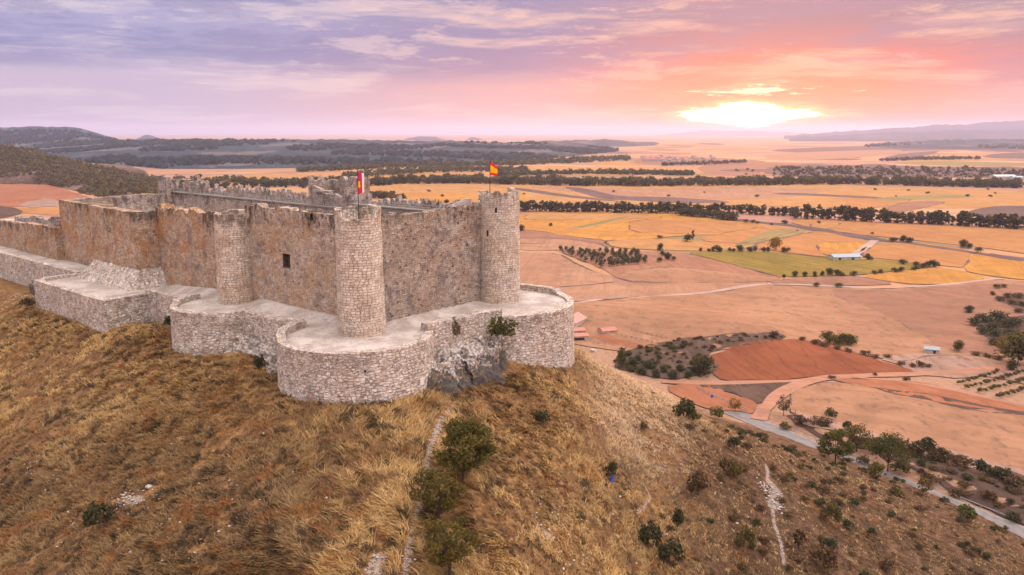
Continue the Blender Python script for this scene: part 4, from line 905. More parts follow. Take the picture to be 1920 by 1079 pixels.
def whole_tree(name, h, spread, cols, seed, n, size, nc=9, zc=.52, rzf=.50, trunk=True, low=-.95, rad=.60, flat=.8):
    """a small distant tree: leaves and stem in one mesh"""
    C, Rr = clumps(nc, spread*.5*.68, h*rzf*.78, h*zc, spread*.5*rad, seed, low); C.append((0, 0, h*zc)); Rr.append(spread*.38); V, F, t = leaf_cloud(C, Rr, n, size, cols, seed, flat, .12)
    if trunk:
        r = .035*h*.5; B = []
        for k in range(4): B += [(r*math.cos(k*1.571), r*math.sin(k*1.571), -.5), (r*.6*math.cos(k*1.571), r*.6*math.sin(k*1.571), h*.6)]
        b = len(V); V = np.r_[V, np.array(B)]; F = np.r_[F, np.array([(b+2*k, b+2*((k+1) % 4), b+2*((k+1) % 4)+1, b+2*k+1) for k in range(4)])]; t = np.r_[t, np.full((8, 3), .06)]
    return npmesh(name, V, F, LEAF, {'tint': t})
def put(me, name, u, v, hpx, label, cat, group, ref_h, wide=1.0, dz=0.0, ground=None):
    """stand a tree of the given apparent height on the ground seen at a photo pixel"""
    x, y, z = ground or gpf(u, v); D = y*CP+(ZC-z)*SP; s = hpx/FPX*D*1.02/ref_h
    o = link(name, me, None, (x, y, z+dz)); o.scale = (s*wide, s*wide, s); o.rotation_euler = (0, 0, random.uniform(0, 6.28)); return tag(o, label, cat, group)
def gpf(u, v):
    x, y = pix_plain(u, v)
    if y > 300 or (y > 255 and x > 85): return x, y, (float(plain_h(x, y)) if y < 430 else PLAIN)
    return gp(u, v)
# --- the three trees on the near slope
def slope_tree(u, v, hpx, wpx, label, cols, seed, **k):
    p = gp(u, v); D = p[1]*CP+(ZC-p[2])*SP; return tree_thing('slope_tree', label, 'tree', p, hpx/FPX*D*1.0, wpx/FPX*D*.98, cols, seed, **k)
NG = [(.11, .095, .022), (.16, .13, .03), (.065, .058, .017), (.21, .165, .04)]
slope_tree(868, 906, 134, 122, 'dense round green tree, highest of three trees beside the worn footpath', NG, 101, leaves=10000, size=.17, lean=.4, low=-.95, nc=90, rad=.19)
slope_tree(822, 978, 112, 112, 'thin spreading tree, the middle one of three beside the worn footpath', [(.13, .10, .026), (.09, .072, .02), (.17, .125, .034)], 102, leaves=4200, size=.16, rad=.17, low=-.9, nc=60)
slope_tree(844, 1082, 132, 124, 'open branched tree at the bottom edge, lowest of three beside the worn footpath', [(.15, .11, .026), (.10, .08, .022), (.19, .14, .034)], 103, leaves=4600, size=.16, lean=-.3, rad=.17, low=-.9, nc=60)
# --- shrubs
def shrub_mesh(seed, cols, n=420, h=1.0, w=1.3, size=.075, low=-.3):
    C, Rr = clumps(11, w*.5*.72, h*.34, h*.45, w*.5*.42, seed, low); return npmesh('shrub', *leaf_cloud(C, Rr, n, size, cols, seed, .9)[:2], LEAF, {'tint': leaf_cloud(C, Rr, n, size, cols, seed, .9)[2]})
SH = [shrub_mesh(201, DARKG, 520), shrub_mesh(202, BROWN), shrub_mesh(203, AUT), shrub_mesh(204, GREEN, 480), shrub_mesh(205, DARKG, 420, 1.2, 1.1), shrub_mesh(206, BROWN, 380, .8, 1.5)]
def shrub(u, v, hpx, wpx, k, label, group=None, name='shrub', p=None):
    p = p or gpf(u, v); D = p[1]*CP+(ZC-p[2])*SP; o = link(name, SH[k], None, (p[0], p[1], p[2]-.1)); s = hpx/FPX*D; w = wpx/FPX*D/1.3
    o.scale = (w, w, s*1.05); o.rotation_euler = (0, 0, random.uniform(0, 6.28)); return tag(o, label, 'shrub', group)
shrub(190, 990, 58, 62, 0, 'lone dark shrub on the grassy slope near the lower left corner')
shrub(1017, 797, 32, 36, 0, 'small dark shrub right of the highest slope tree')
shrub(1148, 902, 34, 34, 4, 'dark bush with a blue bag caught under it')
shrub(1280, 788, 46, 52, 0, 'large dark bush on the bright crest of the slope')
shrub(1298, 792, 26, 34, 3, 'dark bush just below the large crest bush')
shrub(1207, 808, 20, 20, 2, 'small tawny bush below the pale crest')
shrub(1345, 786, 24, 32, 3, 'green bush at the roadside end of the crest')
shrub(1302, 930, 62, 60, 1, 'big brown green bush in the scrub, below the crest')
shrub(1222, 1035, 66, 52, 0, 'tall dark bush at the head of the lower scrub clump')
shrub(1262, 1062, 56, 58, 0, 'wide dark bush low in the scrub clump')
shrub(1378, 900, 40, 40, 2, 'russet bush left of the white erosion scar')
shrub(1400, 1030, 46, 44, 2, 'golden brown bush left of the thin white trail')
shrub(1540, 1070, 56, 64, 1, 'large rust coloured bush at the bottom edge')
shrub(1560, 985, 46, 50, 2, 'orange brown bush right of the thin white trail')
shrub(1268, 1000, 46, 34, 4, 'upright dark bush above the lower scrub clump')
shrub(1360, 880, 26, 28, 1, 'brown tuft like bush high on the scrub slope')
pb = None
_b = onplane(938, 648, t=-12.6); x_, y_ = W(_b[0], _b[1]); shrub(0, 0, 54, 64, 3, 'dark green bush rooted on the rock against the right bastion', p=(x_, y_, _b[2]))
x_, y_ = W(11.5, -8.4); shrub(0, 0, 44, 26, 2, 'yellow green sprig growing from the rampart wall', p=(x_, y_, -2.2))
x_, y_ = W(-8.6, 45.5); shrub(0, 0, 26, 34, 4, 'dark shrub in the nook left of the smaller round bastion', p=(x_, y_, -5.6))
x_, y_ = W(-12.2, 9.3); shrub(0, 0, 40, 26, 0, 'dark shrub beside the pale rocks at the front bastion', p=(x_, y_, -5.6))
x_, y_ = W(-17.2, 90); shrub(0, 0, 22, 34, 1, 'brown shrub at the left foot of the angular bastion', p=(x_, y_, -6.3))
cnt = 0; g = np.random.default_rng(5)
while cnt < 165:
    x, y = g.uniform(16, 112), g.uniform(72, 215); z = float(H(x, y)); D = y*CP+(ZC-z)*SP; u = 960+FPX*x/D; v = 540+FPX*(-y*SP+(ZC-z)*CP)/D
    if not (0 < u < 1940 and v < 1100) or z < PLAIN+1.0 or float(road_dist(x, y)) < 6 or hill_d(x, y) < 3: continue
    dens = sstep(x-.3*(y-100), 14, 34)*(.35+.65*(vnoise(x/11, y/11, 8) > .42))
    if g.random() > dens: continue
    k = int(g.choice([0, 0, 1, 2, 4, 5, 1])); s = g.uniform(.6, 1.7)*(1.5 if g.random() < .2 else 1); o = link('shrub', SH[k], None, (x, y, z-.1)); o.scale = (s*1.25, s*1.25, s*.95); o.rotation_euler = (0, 0, g.uniform(0, 6.28))
    tag(o, 'low scrubby bush on the dry slope between castle and road', 'shrub', 'bushes scattered over the right hand slope'); cnt += 1
# --- trees and bushes by the road
MT = [whole_tree('road_tree', 8, 7.0, GREEN, 301, 1500, .30, 16), whole_tree('road_tree', 8, 7.5, AUT, 302, 1300, .30, 16), whole_tree('road_tree', 8, 7.5, [(.06, .065, .022), (.10, .095, .03), (.045, .045, .02)], 303, 1700, .30, 18)]
def road_tree(u, v, hpx, wpx, label, cols, seed, **k):
    p = gp(u, v); p = (p[0], p[1], p[2]); D = p[1]*CP+(ZC-p[2])*SP; return tree_thing('road_tree', label, 'tree', p, hpx/FPX*D*1.05, wpx/FPX*D*1.1, cols, seed, size=.26, **k)
road_tree(1566, 868, 62, 56, 'leafy green tree standing right at the road edge', GREEN, 111, leaves=3600)
road_tree(1606, 848, 52, 54, 'brownish green tree behind the leafy roadside tree', AUT, 112, leaves=1500)
road_tree(1664, 886, 72, 72, 'spreading green tree with a bare trunk beyond the road', [(.08, .085, .025), (.06, .062, .02), (.11, .10, .03)], 113, leaves=3400, forks=5)
road_tree(1641, 898, 32, 28, 'small yellow green bush tree at the road edge', [(.18, .13, .035), (.13, .11, .035)], 114, leaves=700, trunk=.1)
road_tree(1730, 930, 36, 24, 'thin yellowish sapling beside the road guardrail', [(.20, .13, .04), (.14, .10, .035)], 115, leaves=380, trunk=.08)
road_tree(1378, 775, 32, 24, 'small orange autumn tree beyond the road', YELL, 116, leaves=500, trunk=.1)
road_tree(1813, 978, 28, 34, 'bright green bush tree where the slope meets the road', GREEN, 117, leaves=700, trunk=.1)
road_tree(1469, 780, 40, 26, 'dark twiggy tree beside the dirt track gate', BROWN, 118, leaves=520, trunk=.12)
road_tree(1497, 1030, 40, 22, 'bare brown sapling on the scrub slope', BROWN, 119, leaves=260, trunk=.07)
for u, v, h, w, k in [(1505, 795, 20, 40, 1), (1535, 800, 22, 44, 5), (1555, 790, 26, 28, 3), (1640, 842, 24, 36, 1), (1700, 850, 30, 50, 5), (1730, 858, 36, 56, 4), (1765, 868, 32, 54, 1), (1800, 880, 30, 50, 5), (1840, 893, 30, 44, 4), (1880, 905, 32, 44, 0), (1905, 918, 34, 50, 1), (1690, 890, 26, 44, 2), (1620, 872, 18, 30, 2), (1800, 930, 22, 40, 5), (1900, 980, 22, 34, 0), (1750, 905, 24, 40, 5), (1852, 940, 24, 40, 1), (1470, 805, 14, 28, 2), (1590, 812, 20, 30, 4)]:
    shrub(u, v, h, w, k, 'dense dark bush in the thicket beyond the road', 'thicket bushes beyond the road')
gg = np.random.default_rng(9); cnt = 0
poly_in = lambda u, v, P: sum(((P[i][1] > v) != (P[i-1][1] > v)) and (u < (P[i-1][0]-P[i][0])*(v-P[i][1])/(P[i-1][1]-P[i][1]+1e-9)+P[i][0]) for i in range(len(P))) % 2 == 1
def scatter_px(P, n, seed):
    """n random ground points within the outline traced on the plain"""
    g = np.random.default_rng(seed); Q = [pix_plain(*p) for p in P]; xs = [q[0] for q in Q]; ys = [q[1] for q in Q]; out = []
    while len(out) < n:
        x, y = g.uniform(min(xs), max(xs)), g.uniform(min(ys), max(ys))
        if poly_in(x, y, Q): out.append((x, y, float(H(x, y)) if y < 430 else PLAIN))
    return out
for x, y, z in scatter_px([(1520, 800), (1650, 830), (1740, 845), (1860, 880), (1960, 915), (1960, 1010), (1900, 980), (1760, 910), (1660, 865)], 80, 3):
    if float(road_dist(x, y)) < 6: continue
    o = link('shrub', SH[int(gg.choice([1, 5, 4, 2, 0]))], None, (x, y, z-.1)); s = gg.uniform(.9, 2.4); o.scale = (s*1.4, s*1.4, s*.9); o.rotation_euler = (0, 0, gg.uniform(0, 6)); tag(o, 'low brown bush in the dark scrub right of the road', 'shrub', 'low bushes in the roadside scrub')
KN = [(1150, 676), (1200, 654), (1262, 640), (1340, 632), (1420, 628), (1480, 632), (1440, 643), (1372, 650), (1330, 662), (1345, 690), (1320, 705), (1242, 712), (1160, 696)]
for x, y, z in scatter_px(KN, 130, 4):
    low_ = y < 352; o = link('bush', SH[int(gg.choice([3, 2, 3, 0]) if low_ and x < 75 else gg.choice([1, 5, 5, 0]))], None, (x, y, z-.1)); s = gg.uniform(.7, 1.8)*(1.2 if low_ and x < 75 else 1); o.scale = (s*1.3, s*1.3, s*1.1); o.rotation_euler = (0, 0, gg.uniform(0, 6))
    tag(o, 'olive green bush on the front of the scrub knoll' if low_ and x < 75 else 'dull purple brown bush on the scrub knoll', 'bush', 'bushes on the scrub knoll front' if low_ and x < 75 else 'bushes on the scrub knoll')
# --- field trees seen one by one
FT = {'g': whole_tree('field_tree', 8, 8, GREEN, 311, 1000, .46, 14), 'd': whole_tree('field_tree', 8, 9, DARKG, 312, 1000, .46, 14), 'y': whole_tree('field_tree', 8, 8, YELL, 313, 1000, .46, 14), 'b': whole_tree('field_tree', 8, 9, BROWN, 314, 1000, .46, 14), 'o': whole_tree('field_tree', 8, 8, OLIVE, 315, 1000, .46, 14), 'a': whole_tree('field_tree', 8, 8, AUT, 316, 1000, .46, 14), 'p': whole_tree('poplar', 18, 5.5, DARKG, 317, 420, .6, 12, .54, .46, rad=.5), 'B': whole_tree('bush', 5, 8, DARKG, 318, 360, .5, 9, .5, .45, False, -.4), 'G': whole_tree('bush', 5, 8, GREEN, 319, 360, .5, 9, .5, .45, False, -.4), 'R': whole_tree('bush', 5, 8, BROWN, 320, 360, .5, 9, .5, .45, False, -.4)}
RH = {'p': 18, 'B': 5, 'G': 5, 'R': 5}
def ft(k, u, v, h, label, wide=1.0, group=None):
    nm = {'p': 'poplar', 'B': 'bush', 'G': 'bush', 'R': 'bush'}.get(k, 'field_tree'); return put(FT[k], nm, u, v, h, label, 'bush' if nm == 'bush' else 'tree', group, RH.get(k, 8), wide)
ft('y', 1453, 470, 24, 'rounded yellow autumn tree above the vineyard'); ft('b', 1470, 474, 12, 'brown bushy tree right of the yellow autumn tree')
ft('p', 1299, 452, 22, 'narrow dark poplar rising from a clump in the straw fields', 1.1); ft('B', 1290, 454, 14, 'round dark bush under the narrow field poplar', 1.0); ft('R', 1237, 448, 6, 'flat dark bush alone in the straw field', 1.3)
ft('d', 1237, 471, 14, 'dark tree at the bend of the field lane', 1.0); ft('a', 1242, 481, 10, 'small tree below the lane bend tree'); ft('d', 1252, 488, 14, 'tree in the brown ploughed field, largest of a loose group'); ft('G', 1237, 493, 9, 'low round bush left of the ploughed field trees'); ft('G', 1263, 490, 8, 'low round bush right of the ploughed field trees')
ft('d', 978, 434, 12, 'dark bush like tree beside the tallest tower outline'); ft('B', 1032, 425, 6, 'small dark bush alone in the golden field', 1.1)
ft('d', 1692, 454, 12, 'dark round tree by the field road, left of a pair', 1.1); ft('d', 1704, 456, 10, 'dark low tree by the field road, right of a pair', 1.4); ft('B', 1676, 454, 8, 'low dark bush beside the pair of field road trees', 1.5)
ft('d', 1806, 466, 16, 'dark upright tree beside the field road'); ft('d', 1817, 467, 10, 'smaller dark tree beside the upright field road tree'); ft('G', 1835, 474, 9, 'bright green bush on the field road', 1.3)
ft('B', 1628, 488, 8, 'dark bush beside the long blue roofed shed', 1.5); ft('d', 1628, 487, 11, 'small dark tree just right of the blue roofed shed', .9)
for u, v, h in [(1693, 497, 10), (1718, 500, 9), (1742, 501, 12), (1752, 502, 13), (1730, 504, 10), (1715, 508, 9), (1690, 511, 10), (1678, 512, 9), (1650, 514, 8), (1640, 516, 8), (1600, 518, 9), (1577, 519, 9)]: ft('B', u, v, h, 'dark bush on the far corner hedge of the vineyard', 1.0, 'bushes on the vineyard corner hedge')
for u, v, h in [(1470, 522, 7), (1490, 520, 11), (1509, 520, 10), (1528, 520, 10), (1541, 518, 9), (1556, 517, 14), (1570, 517, 11)]: ft('d', u, v, h, 'dark bushy tree along the lower edge of the vineyard', 1.0, 'trees on the lower vineyard edge')
for i, u in enumerate([1314, 1329, 1337, 1345, 1351, 1368, 1375, 1388, 1404, 1408, 1416, 1431, 1440, 1476]): ft('abdBd'[i % 5], u, 473, [8, 8, 9, 12, 8, 8, 8, 13, 9, 8, 10, 11, 9, 8][i], 'bushy tree along the upper edge of the vineyard', 1.0, 'trees on the upper vineyard edge')
ft('G', 1531, 539, 8, 'green bush beside the pale lane, left of two', 1.2); ft('G', 1573, 540, 8, 'green bush beside the pale lane, right of two', 1.6); ft('G', 1868, 542, 8, 'low green bush at the lane end, left of two', 1.4); ft('G', 1882, 541, 7, 'low green bush at the lane end, right of two', 1.3); ft('a', 1860, 555, 8, 'scrubby yellow green bush below the lane end', 1.4); ft('d', 1816, 588, 14, 'dark spreading bush in the mauve field', 1.2)
ft('a', 1551, 646, 24, 'olive brown round tree, left of a merged row of three', 1.3); ft('g', 1574, 648, 23, 'green round tree, middle of a merged row of three', 1.2); ft('g', 1594, 648, 22, 'green round tree, right of a merged row of three', 1.3)
ft('a', 1797, 661, 22, 'single round green tree at the field hedge'); ft('d', 1318, 704, 38, 'big dark tree at the left tip of the red field', 1.1); ft('b', 1452, 636, 18, 'small thin tree on top of the scrub knoll'); ft('g', 1166, 690, 38, 'slim green tree on the slope edge by the knoll', .6)
ft('a', 1908, 686, 62, 'large green autumn tree at the right edge', 1.1); ft('y', 1882, 660, 30, 'orange autumn tree left of the large right edge tree', 1.0); ft('y', 1906, 650, 26, 'orange autumn tree behind the large right edge tree', .8); ft('o', 1896, 696, 22, 'pale grey green tree below the large right edge tree')
for u, v, h, w in [(1825, 612, 16, 1.2), (1845, 606, 16, 1.3), (1872, 604, 20, 1.2), (1856, 622, 16, 1.3), (1885, 615, 16, 1.4), (1905, 612, 16, 1.4), (1840, 628, 14, 1.2), (1868, 632, 14, 1.3), (1895, 632, 15, 1.3), (1862, 648, 14, 1.2), (1885, 652, 14, 1.3), (1915, 640, 16, 1.3)]: ft('B', u, v, h, 'dark tree in the copse at the right edge', w, 'trees of the dark right edge copse')
for u, v, h, w in [(1875, 566, 10, 1.3), (1890, 560, 10, 1.3), (1908, 560, 10, 1.4), (1897, 572, 9, 1.4), (1916, 575, 9, 1.4), (1910, 588, 9, 1.4)]: ft('R', u, v, h, 'dull bush in the upper right edge scrub', w, 'bushes of the upper right edge scrub')
for u, v, h, w in [(1505, 640, 8, 1.2), (1530, 647, 10, 1.4), (1545, 652, 9, 1.4), (1570, 657, 8, 1.3), (1590, 662, 8, 1.3), (1622, 668, 10, 1.4), (1640, 673, 8, 1.4), (1664, 672, 7, 1.6), (1690, 686, 8, 1.4), (1710, 690, 8, 1.3), (1830, 668, 8, 1.6), (1850, 672, 8, 1.6), (1870, 676, 9, 1.5), (1740, 690, 7, 1.5), (1700, 716, 8, 1.4), (1725, 690, 12, 1.0), (1560, 712, 7, 1.5), (1640, 706, 6, 1.2)]: ft('R', u, v, h, 'low dark bush along the edge of the red earth field', w, 'hedge bushes along the red earth field')
for u, v, h, w in [(1205, 704, 16, 1.2), (1230, 709, 18, 1.1), (1262, 712, 18, 1.2), (1290, 710, 15, 1.2), (1245, 700, 15, 1.2), (1275, 698, 14, 1.2), (1300, 700, 14, 1.2), (1215, 692, 16, 1.3), (1186, 690, 18, 1.2), (1195, 680, 14, 1.2)]: ft('o', u, v, h, 'olive tree in the grove at the foot of the knoll', w, 'olive trees at the foot of the knoll')
# --- olive grove, orchard rows
OL = whole_tree('olive_tree', 4, 4.6, OLIVE, 321, 160, .42, 7, .6, .36)
a_, b_, c_, d_ = (pix_plain(*q) for q in ((1050, 473), (1200, 477), (1215, 494), (1128, 503)))
for i in range(12):
    for j in range(7):
        f, q = (i+.5*(j % 2))/12, j/6; x = (a_[0]*(1-f)+b_[0]*f)*(1-q)+(d_[0]*(1-f)+c_[0]*f)*q; y = (a_[1]*(1-f)+b_[1]*f)*(1-q)+(d_[1]*(1-f)+c_[1]*f)*q
        if hashv(i*7+j, 3) < .16: continue
        o = link('olive_tree', OL, None, (x+random.uniform(-.6, .6), y+random.uniform(-1.5, 1.5), PLAIN)); s = random.uniform(.8, 1.25); o.scale = (s, s, s); o.rotation_euler = (0, 0, random.uniform(0, 6)); tag(o, 'olive tree standing in the rows of the distant grove', 'olive tree', 'olive trees in the distant grove')
for r_, (p, q) in enumerate([((1798, 722), (1870, 700)), ((1812, 730), (1925, 697)), ((1838, 738), (1940, 708)), ((1870, 748), (1950, 724))]):
    P0, P1 = pix_plain(*p), pix_plain(*q); L_ = math.dist(P0, P1); n = int(L_/3.0)
    for i in range(n):
        f = i/max(1, n-1); x, y = P0[0]*(1-f)+P1[0]*f, P0[1]*(1-f)+P1[1]*f; o = link('orchard_bush', SH[3], None, (x, y, float(H(x, y)))); s = random.uniform(.9, 1.35)*1.5; o.scale = (s, s, s*1.05); o.rotation_euler = (0, 0, random.uniform(0, 6))
        tag(o, ['green bush in the top row of the small orchard', 'green bush in the second row of the small orchard', 'green bush in the third row of the small orchard', 'green bush in the nearest row of the small orchard'][r_], 'bush', ['top orchard row', 'second orchard row', 'third orchard row', 'nearest orchard row'][r_])
# --- tree lines
PV = [whole_tree('poplar', 18, 8.5, DARKG+AUT[:1], 331, 420, 1.0, 14, .46, .56, rad=.5), whole_tree('poplar', 18, 9.5, DARKG+GREEN[:1], 332, 420, 1.0, 14, .46, .56, rad=.5), whole_tree('poplar', 18, 8, GREEN[:2]+AUT, 333, 420, 1.0, 14, .46, .56, rad=.5)]
RV = [whole_tree('riverside_tree', 16, 13, GREEN+AUT, 341, 340, 1.3, 12, .44, .55), whole_tree('riverside_tree', 16, 13, DARKG+GREEN[:1], 342, 340, 1.3, 12, .44, .55), whole_tree('riverside_tree', 16, 13, AUT+YELL[1:2], 343, 340, 1.3, 12, .44, .55)]
def tree_row(meshes, name, line, hpx, step_px, ref, label, group, jy=6, gapf=0.0, seed=1, rows=1):
    g = random.Random(seed); L = [np.array(pix_plain(*p)) for p in line]; pu = np.array(line, float)
    for rw in range(rows):
        u = pu[0, 0]+rw*2
        while u < pu[-1, 0]:
            v = np.interp(u, pu[:, 0], pu[:, 1]); x, y = pix_plain(u, v); y += g.uniform(-jy, jy)+rw*jy*2.2
            if g.random() > gapf:
                D = y*CP+90*SP; s = hpx/FPX*D/ref*g.uniform(.72, 1.15); o = link(name, g.choice(meshes), None, (x, y, PLAIN)); w = s*g.uniform(1.0, 1.5); o.scale = (w, w, s); o.rotation_euler = (0, 0, g.uniform(0, 6.28)); tag(o, label, 'tree', group)
            u += step_px*g.uniform(.7, 1.3)
tree_row(PV, 'poplar', [(975, 397), (1100, 399), (1190, 400), (1280, 402), (1345, 404)], 22, 4.6, 18, 'dark poplar in the long belt right behind the tallest tower', 'poplars of the left belt', seed=1)
tree_row(PV, 'poplar', [(1340, 400), (1410, 403), (1488, 406)], 20, 5.5, 18, 'dark poplar in the middle stretch of the tree belt', 'poplars of the middle belt', seed=2)
tree_row(PV, 'poplar', [(1490, 411), (1560, 412), (1640, 417), (1720, 420), (1800, 424), (1930, 431)], 27, 4.9, 18, 'tall dark poplar in the right stretch of the tree belt', 'poplars of the right belt', seed=3, jy=9)
tree_row([FT['B']], 'bush', [(1275, 404), (1310, 408), (1345, 411), (1382, 415)], 15, 10, 5, 'round dark bush at the foot of the middle tree belt', 'bushes at the tree belt foot', seed=4)
for u, v, h in [(1370, 415, 13), (1398, 418, 6), (1412, 419, 6), (1420, 421, 5), (1446, 423, 4), (1472, 421, 7), (1535, 420, 5), (1470, 420, 6), (1635, 440, 4)]: ft('R', u, v, h, 'small dark bush along the track below the tree belt', 1.2, 'bushes along the field track')
tree_row(RV, 'riverside_tree', [(660, 352), (760, 345), (900, 345), (930, 346), (1100, 349), (1250, 350), (1430, 348), (1600, 346), (1680, 348), (1800, 351), (1930, 354)], 17, 8.5, 16, 'tree in the hazy riverside wood beyond the straw fields', 'trees of the riverside wood', jy=14, seed=5, rows=2)
tree_row(RV[1:2]+PV[:1], 'riverside_tree', [(372, 356), (460, 352), (560, 352), (660, 356)], 14, 8, 16, 'dark tree in the wood behind the rear battlements', 'trees behind the rear battlements', jy=20, seed=6, rows=2, gapf=.2)
tree_row(RV, 'riverside_tree', [(655, 372), (690, 372), (730, 374), (758, 380)], 15, 9, 16, 'tree in the golden clump between the flag and the open field', 'trees of the golden clump', jy=8, seed=7, rows=2)
tree_row([FT['p']], 'poplar', [(774, 383), (800, 383), (826, 384)], 11, 6, 18, 'slender young poplar in a short row behind the wall', 'young poplars behind the wall', jy=2, seed=8); ft('d', 837, 385, 10, 'single bushy tree at the end of the young poplar row')
g = random.Random(3)
for i in range(46):
    u = g.uniform(680, 1900); v = g.choice([g.uniform(356, 372), g.uniform(320, 334)]); ft(g.choice('BRB'), u, v, g.uniform(2.5, 5), 'tiny lone bush dotted on the far straw fields', 1.2, 'bushes dotted on the far fields')
# --- far woods that read as one mass
def wood(name, lines, hpx, n, cols, seed, label):
    g = np.random.default_rng(seed); Vs = []; Fs = []; Ts = []; base = 0; pr = []
    for k in range(5):
        C, Rr = clumps(7, .42, .34, .5, .26, seed+k); pr.append(leaf_cloud(C, Rr, 46, .17, cols, seed+k, .9))
    tot = sum(abs(L[-1][0]-L[0][0]) for L in lines)
    for L in lines:
        pu = np.array(L, float)
        for i in range(int(n*abs(L[-1][0]-L[0][0])/tot)):
            u = g.uniform(pu[0, 0], pu[-1, 0]); v = np.interp(u, pu[:, 0], pu[:, 1])+g.uniform(-1, 1)*np.interp(u, pu[:, 0], pu[:, 2]); x, y = pix_plain(u, v); D = y*CP+90*SP; s = hpx/FPX*D*g.uniform(.6, 1.2); V, F, t = pr[g.integers(0, 5)]
            a = g.uniform(0, 6.28); ca, sa = math.cos(a), math.sin(a); w = s*g.uniform(1.0, 1.7); Vs.append(np.c_[(V[:, 0]*ca-V[:, 1]*sa)*w+x, (V[:, 0]*sa+V[:, 1]*ca)*w+y, V[:, 2]*s+PLAIN-.1*s]); Fs.append(F+base); Ts.append(t*g.uniform(.7, 1.3)); base += len(V)
    o = link(name, npmesh(name, np.concatenate(Vs), np.concatenate(Fs), LEAF, {'tint': np.concatenate(Ts)})); return tag(o, label, 'woodland', None, 'stuff')
wood('woodland', [[(330, 345, 8), (420, 340, 4), (520, 346, 5), (660, 341, 4)], [(640, 333, 2), (700, 328, 4), (820, 321, 4), (930, 320, 3), (985, 322, 2)], [(560, 322, 2), (760, 314, 2), (980, 309, 2), (1080, 304, 3), (1180, 300, 2)], [(930, 330, 1), (1100, 326, 1.5), (1300, 329, 1)]], 9, 1500, DARKG+GREEN+AUT, 51, 'far belts of trees crossing the hazy valley behind the castle')
wood('woodland', [[(1450, 324, 8), (1600, 322, 7), (1800, 325, 9), (1940, 330, 8)], [(1650, 303, 1), (1720, 300, 1.2), (1835, 299, 1.2)], [(1620, 276, 1), (1760, 272, 2), (1930, 275, 2)], [(1830, 277, 2), (1940, 279, 3)], [(1240, 311, 1), (1330, 308, 2), (1400, 305, 1)]], 6, 1100, DARKG+BROWN, 52, 'far dark scrub woods in the haze under and right of the sun')
def scrub_on(name, surf, n, size, cols, seed, label):
    X, Y, Z = surf; g = np.random.default_rng(seed); r, c = X.shape; i = g.integers(1, r-10 if size < 10 else r-14, n); j = g.integers(1, c-2, n); f = g.random((n, 1)); q = g.random((n, 1)); P = np.stack([X, Y, Z], -1); P = (P[i, j]*(1-f)+P[i, j+1]*f)*(1-q)+(P[i+1, j]*(1-f)+P[i+1, j+1]*f)*q
    sc_ = 90 if size < 10 else 260; keep = vnoise(P[:, 0]/sc_, P[:, 1]/sc_, 3) > (.38 if size < 10 else .50); P = P[keep]; n = len(P); C, Rr = clumps(5, .5, .3, .35, .4, seed); V, F, t = leaf_cloud(C, Rr, 22, .35, cols, seed, .9); s = size*g.uniform(.5, 1.4, n)
    VV = P[:, None, :]+V[None]*s[:, None, None]; FF = F[None]+(np.arange(n)*len(V))[:, None, None]; o = link(name, npmesh(name, VV.reshape(-1, 3), FF.reshape(-1, 4), LEAF, {'tint': np.tile(t, (n, 1))*np.repeat(g.uniform(.6, 1.5, n), len(V))[:, None]})); tag(o, label, 'scrub', None, 'stuff')
scrub_on('hill_scrub', NEAR_HILL, 3600, 5.5, DARKG+BROWN+BROWN+AUT[:1], 61, 'dark bushes speckling the dry hill at the far left')

scrub_on('hill_wood', FARH, 7000, 13, [(.026, .044, .056), (.040, .056, .062), (.060, .066, .062)], 62, 'dark trees speckling the long far hills behind the castle')  # tree tints carry the blue of the haze
scrub_on('mesa_wood', MESA, 3000, 14, [(.026, .044, .056), (.040, .056, .062)], 63, 'dark trees speckling the flat topped mountain at the far left')  # same haze blue in the tree tints

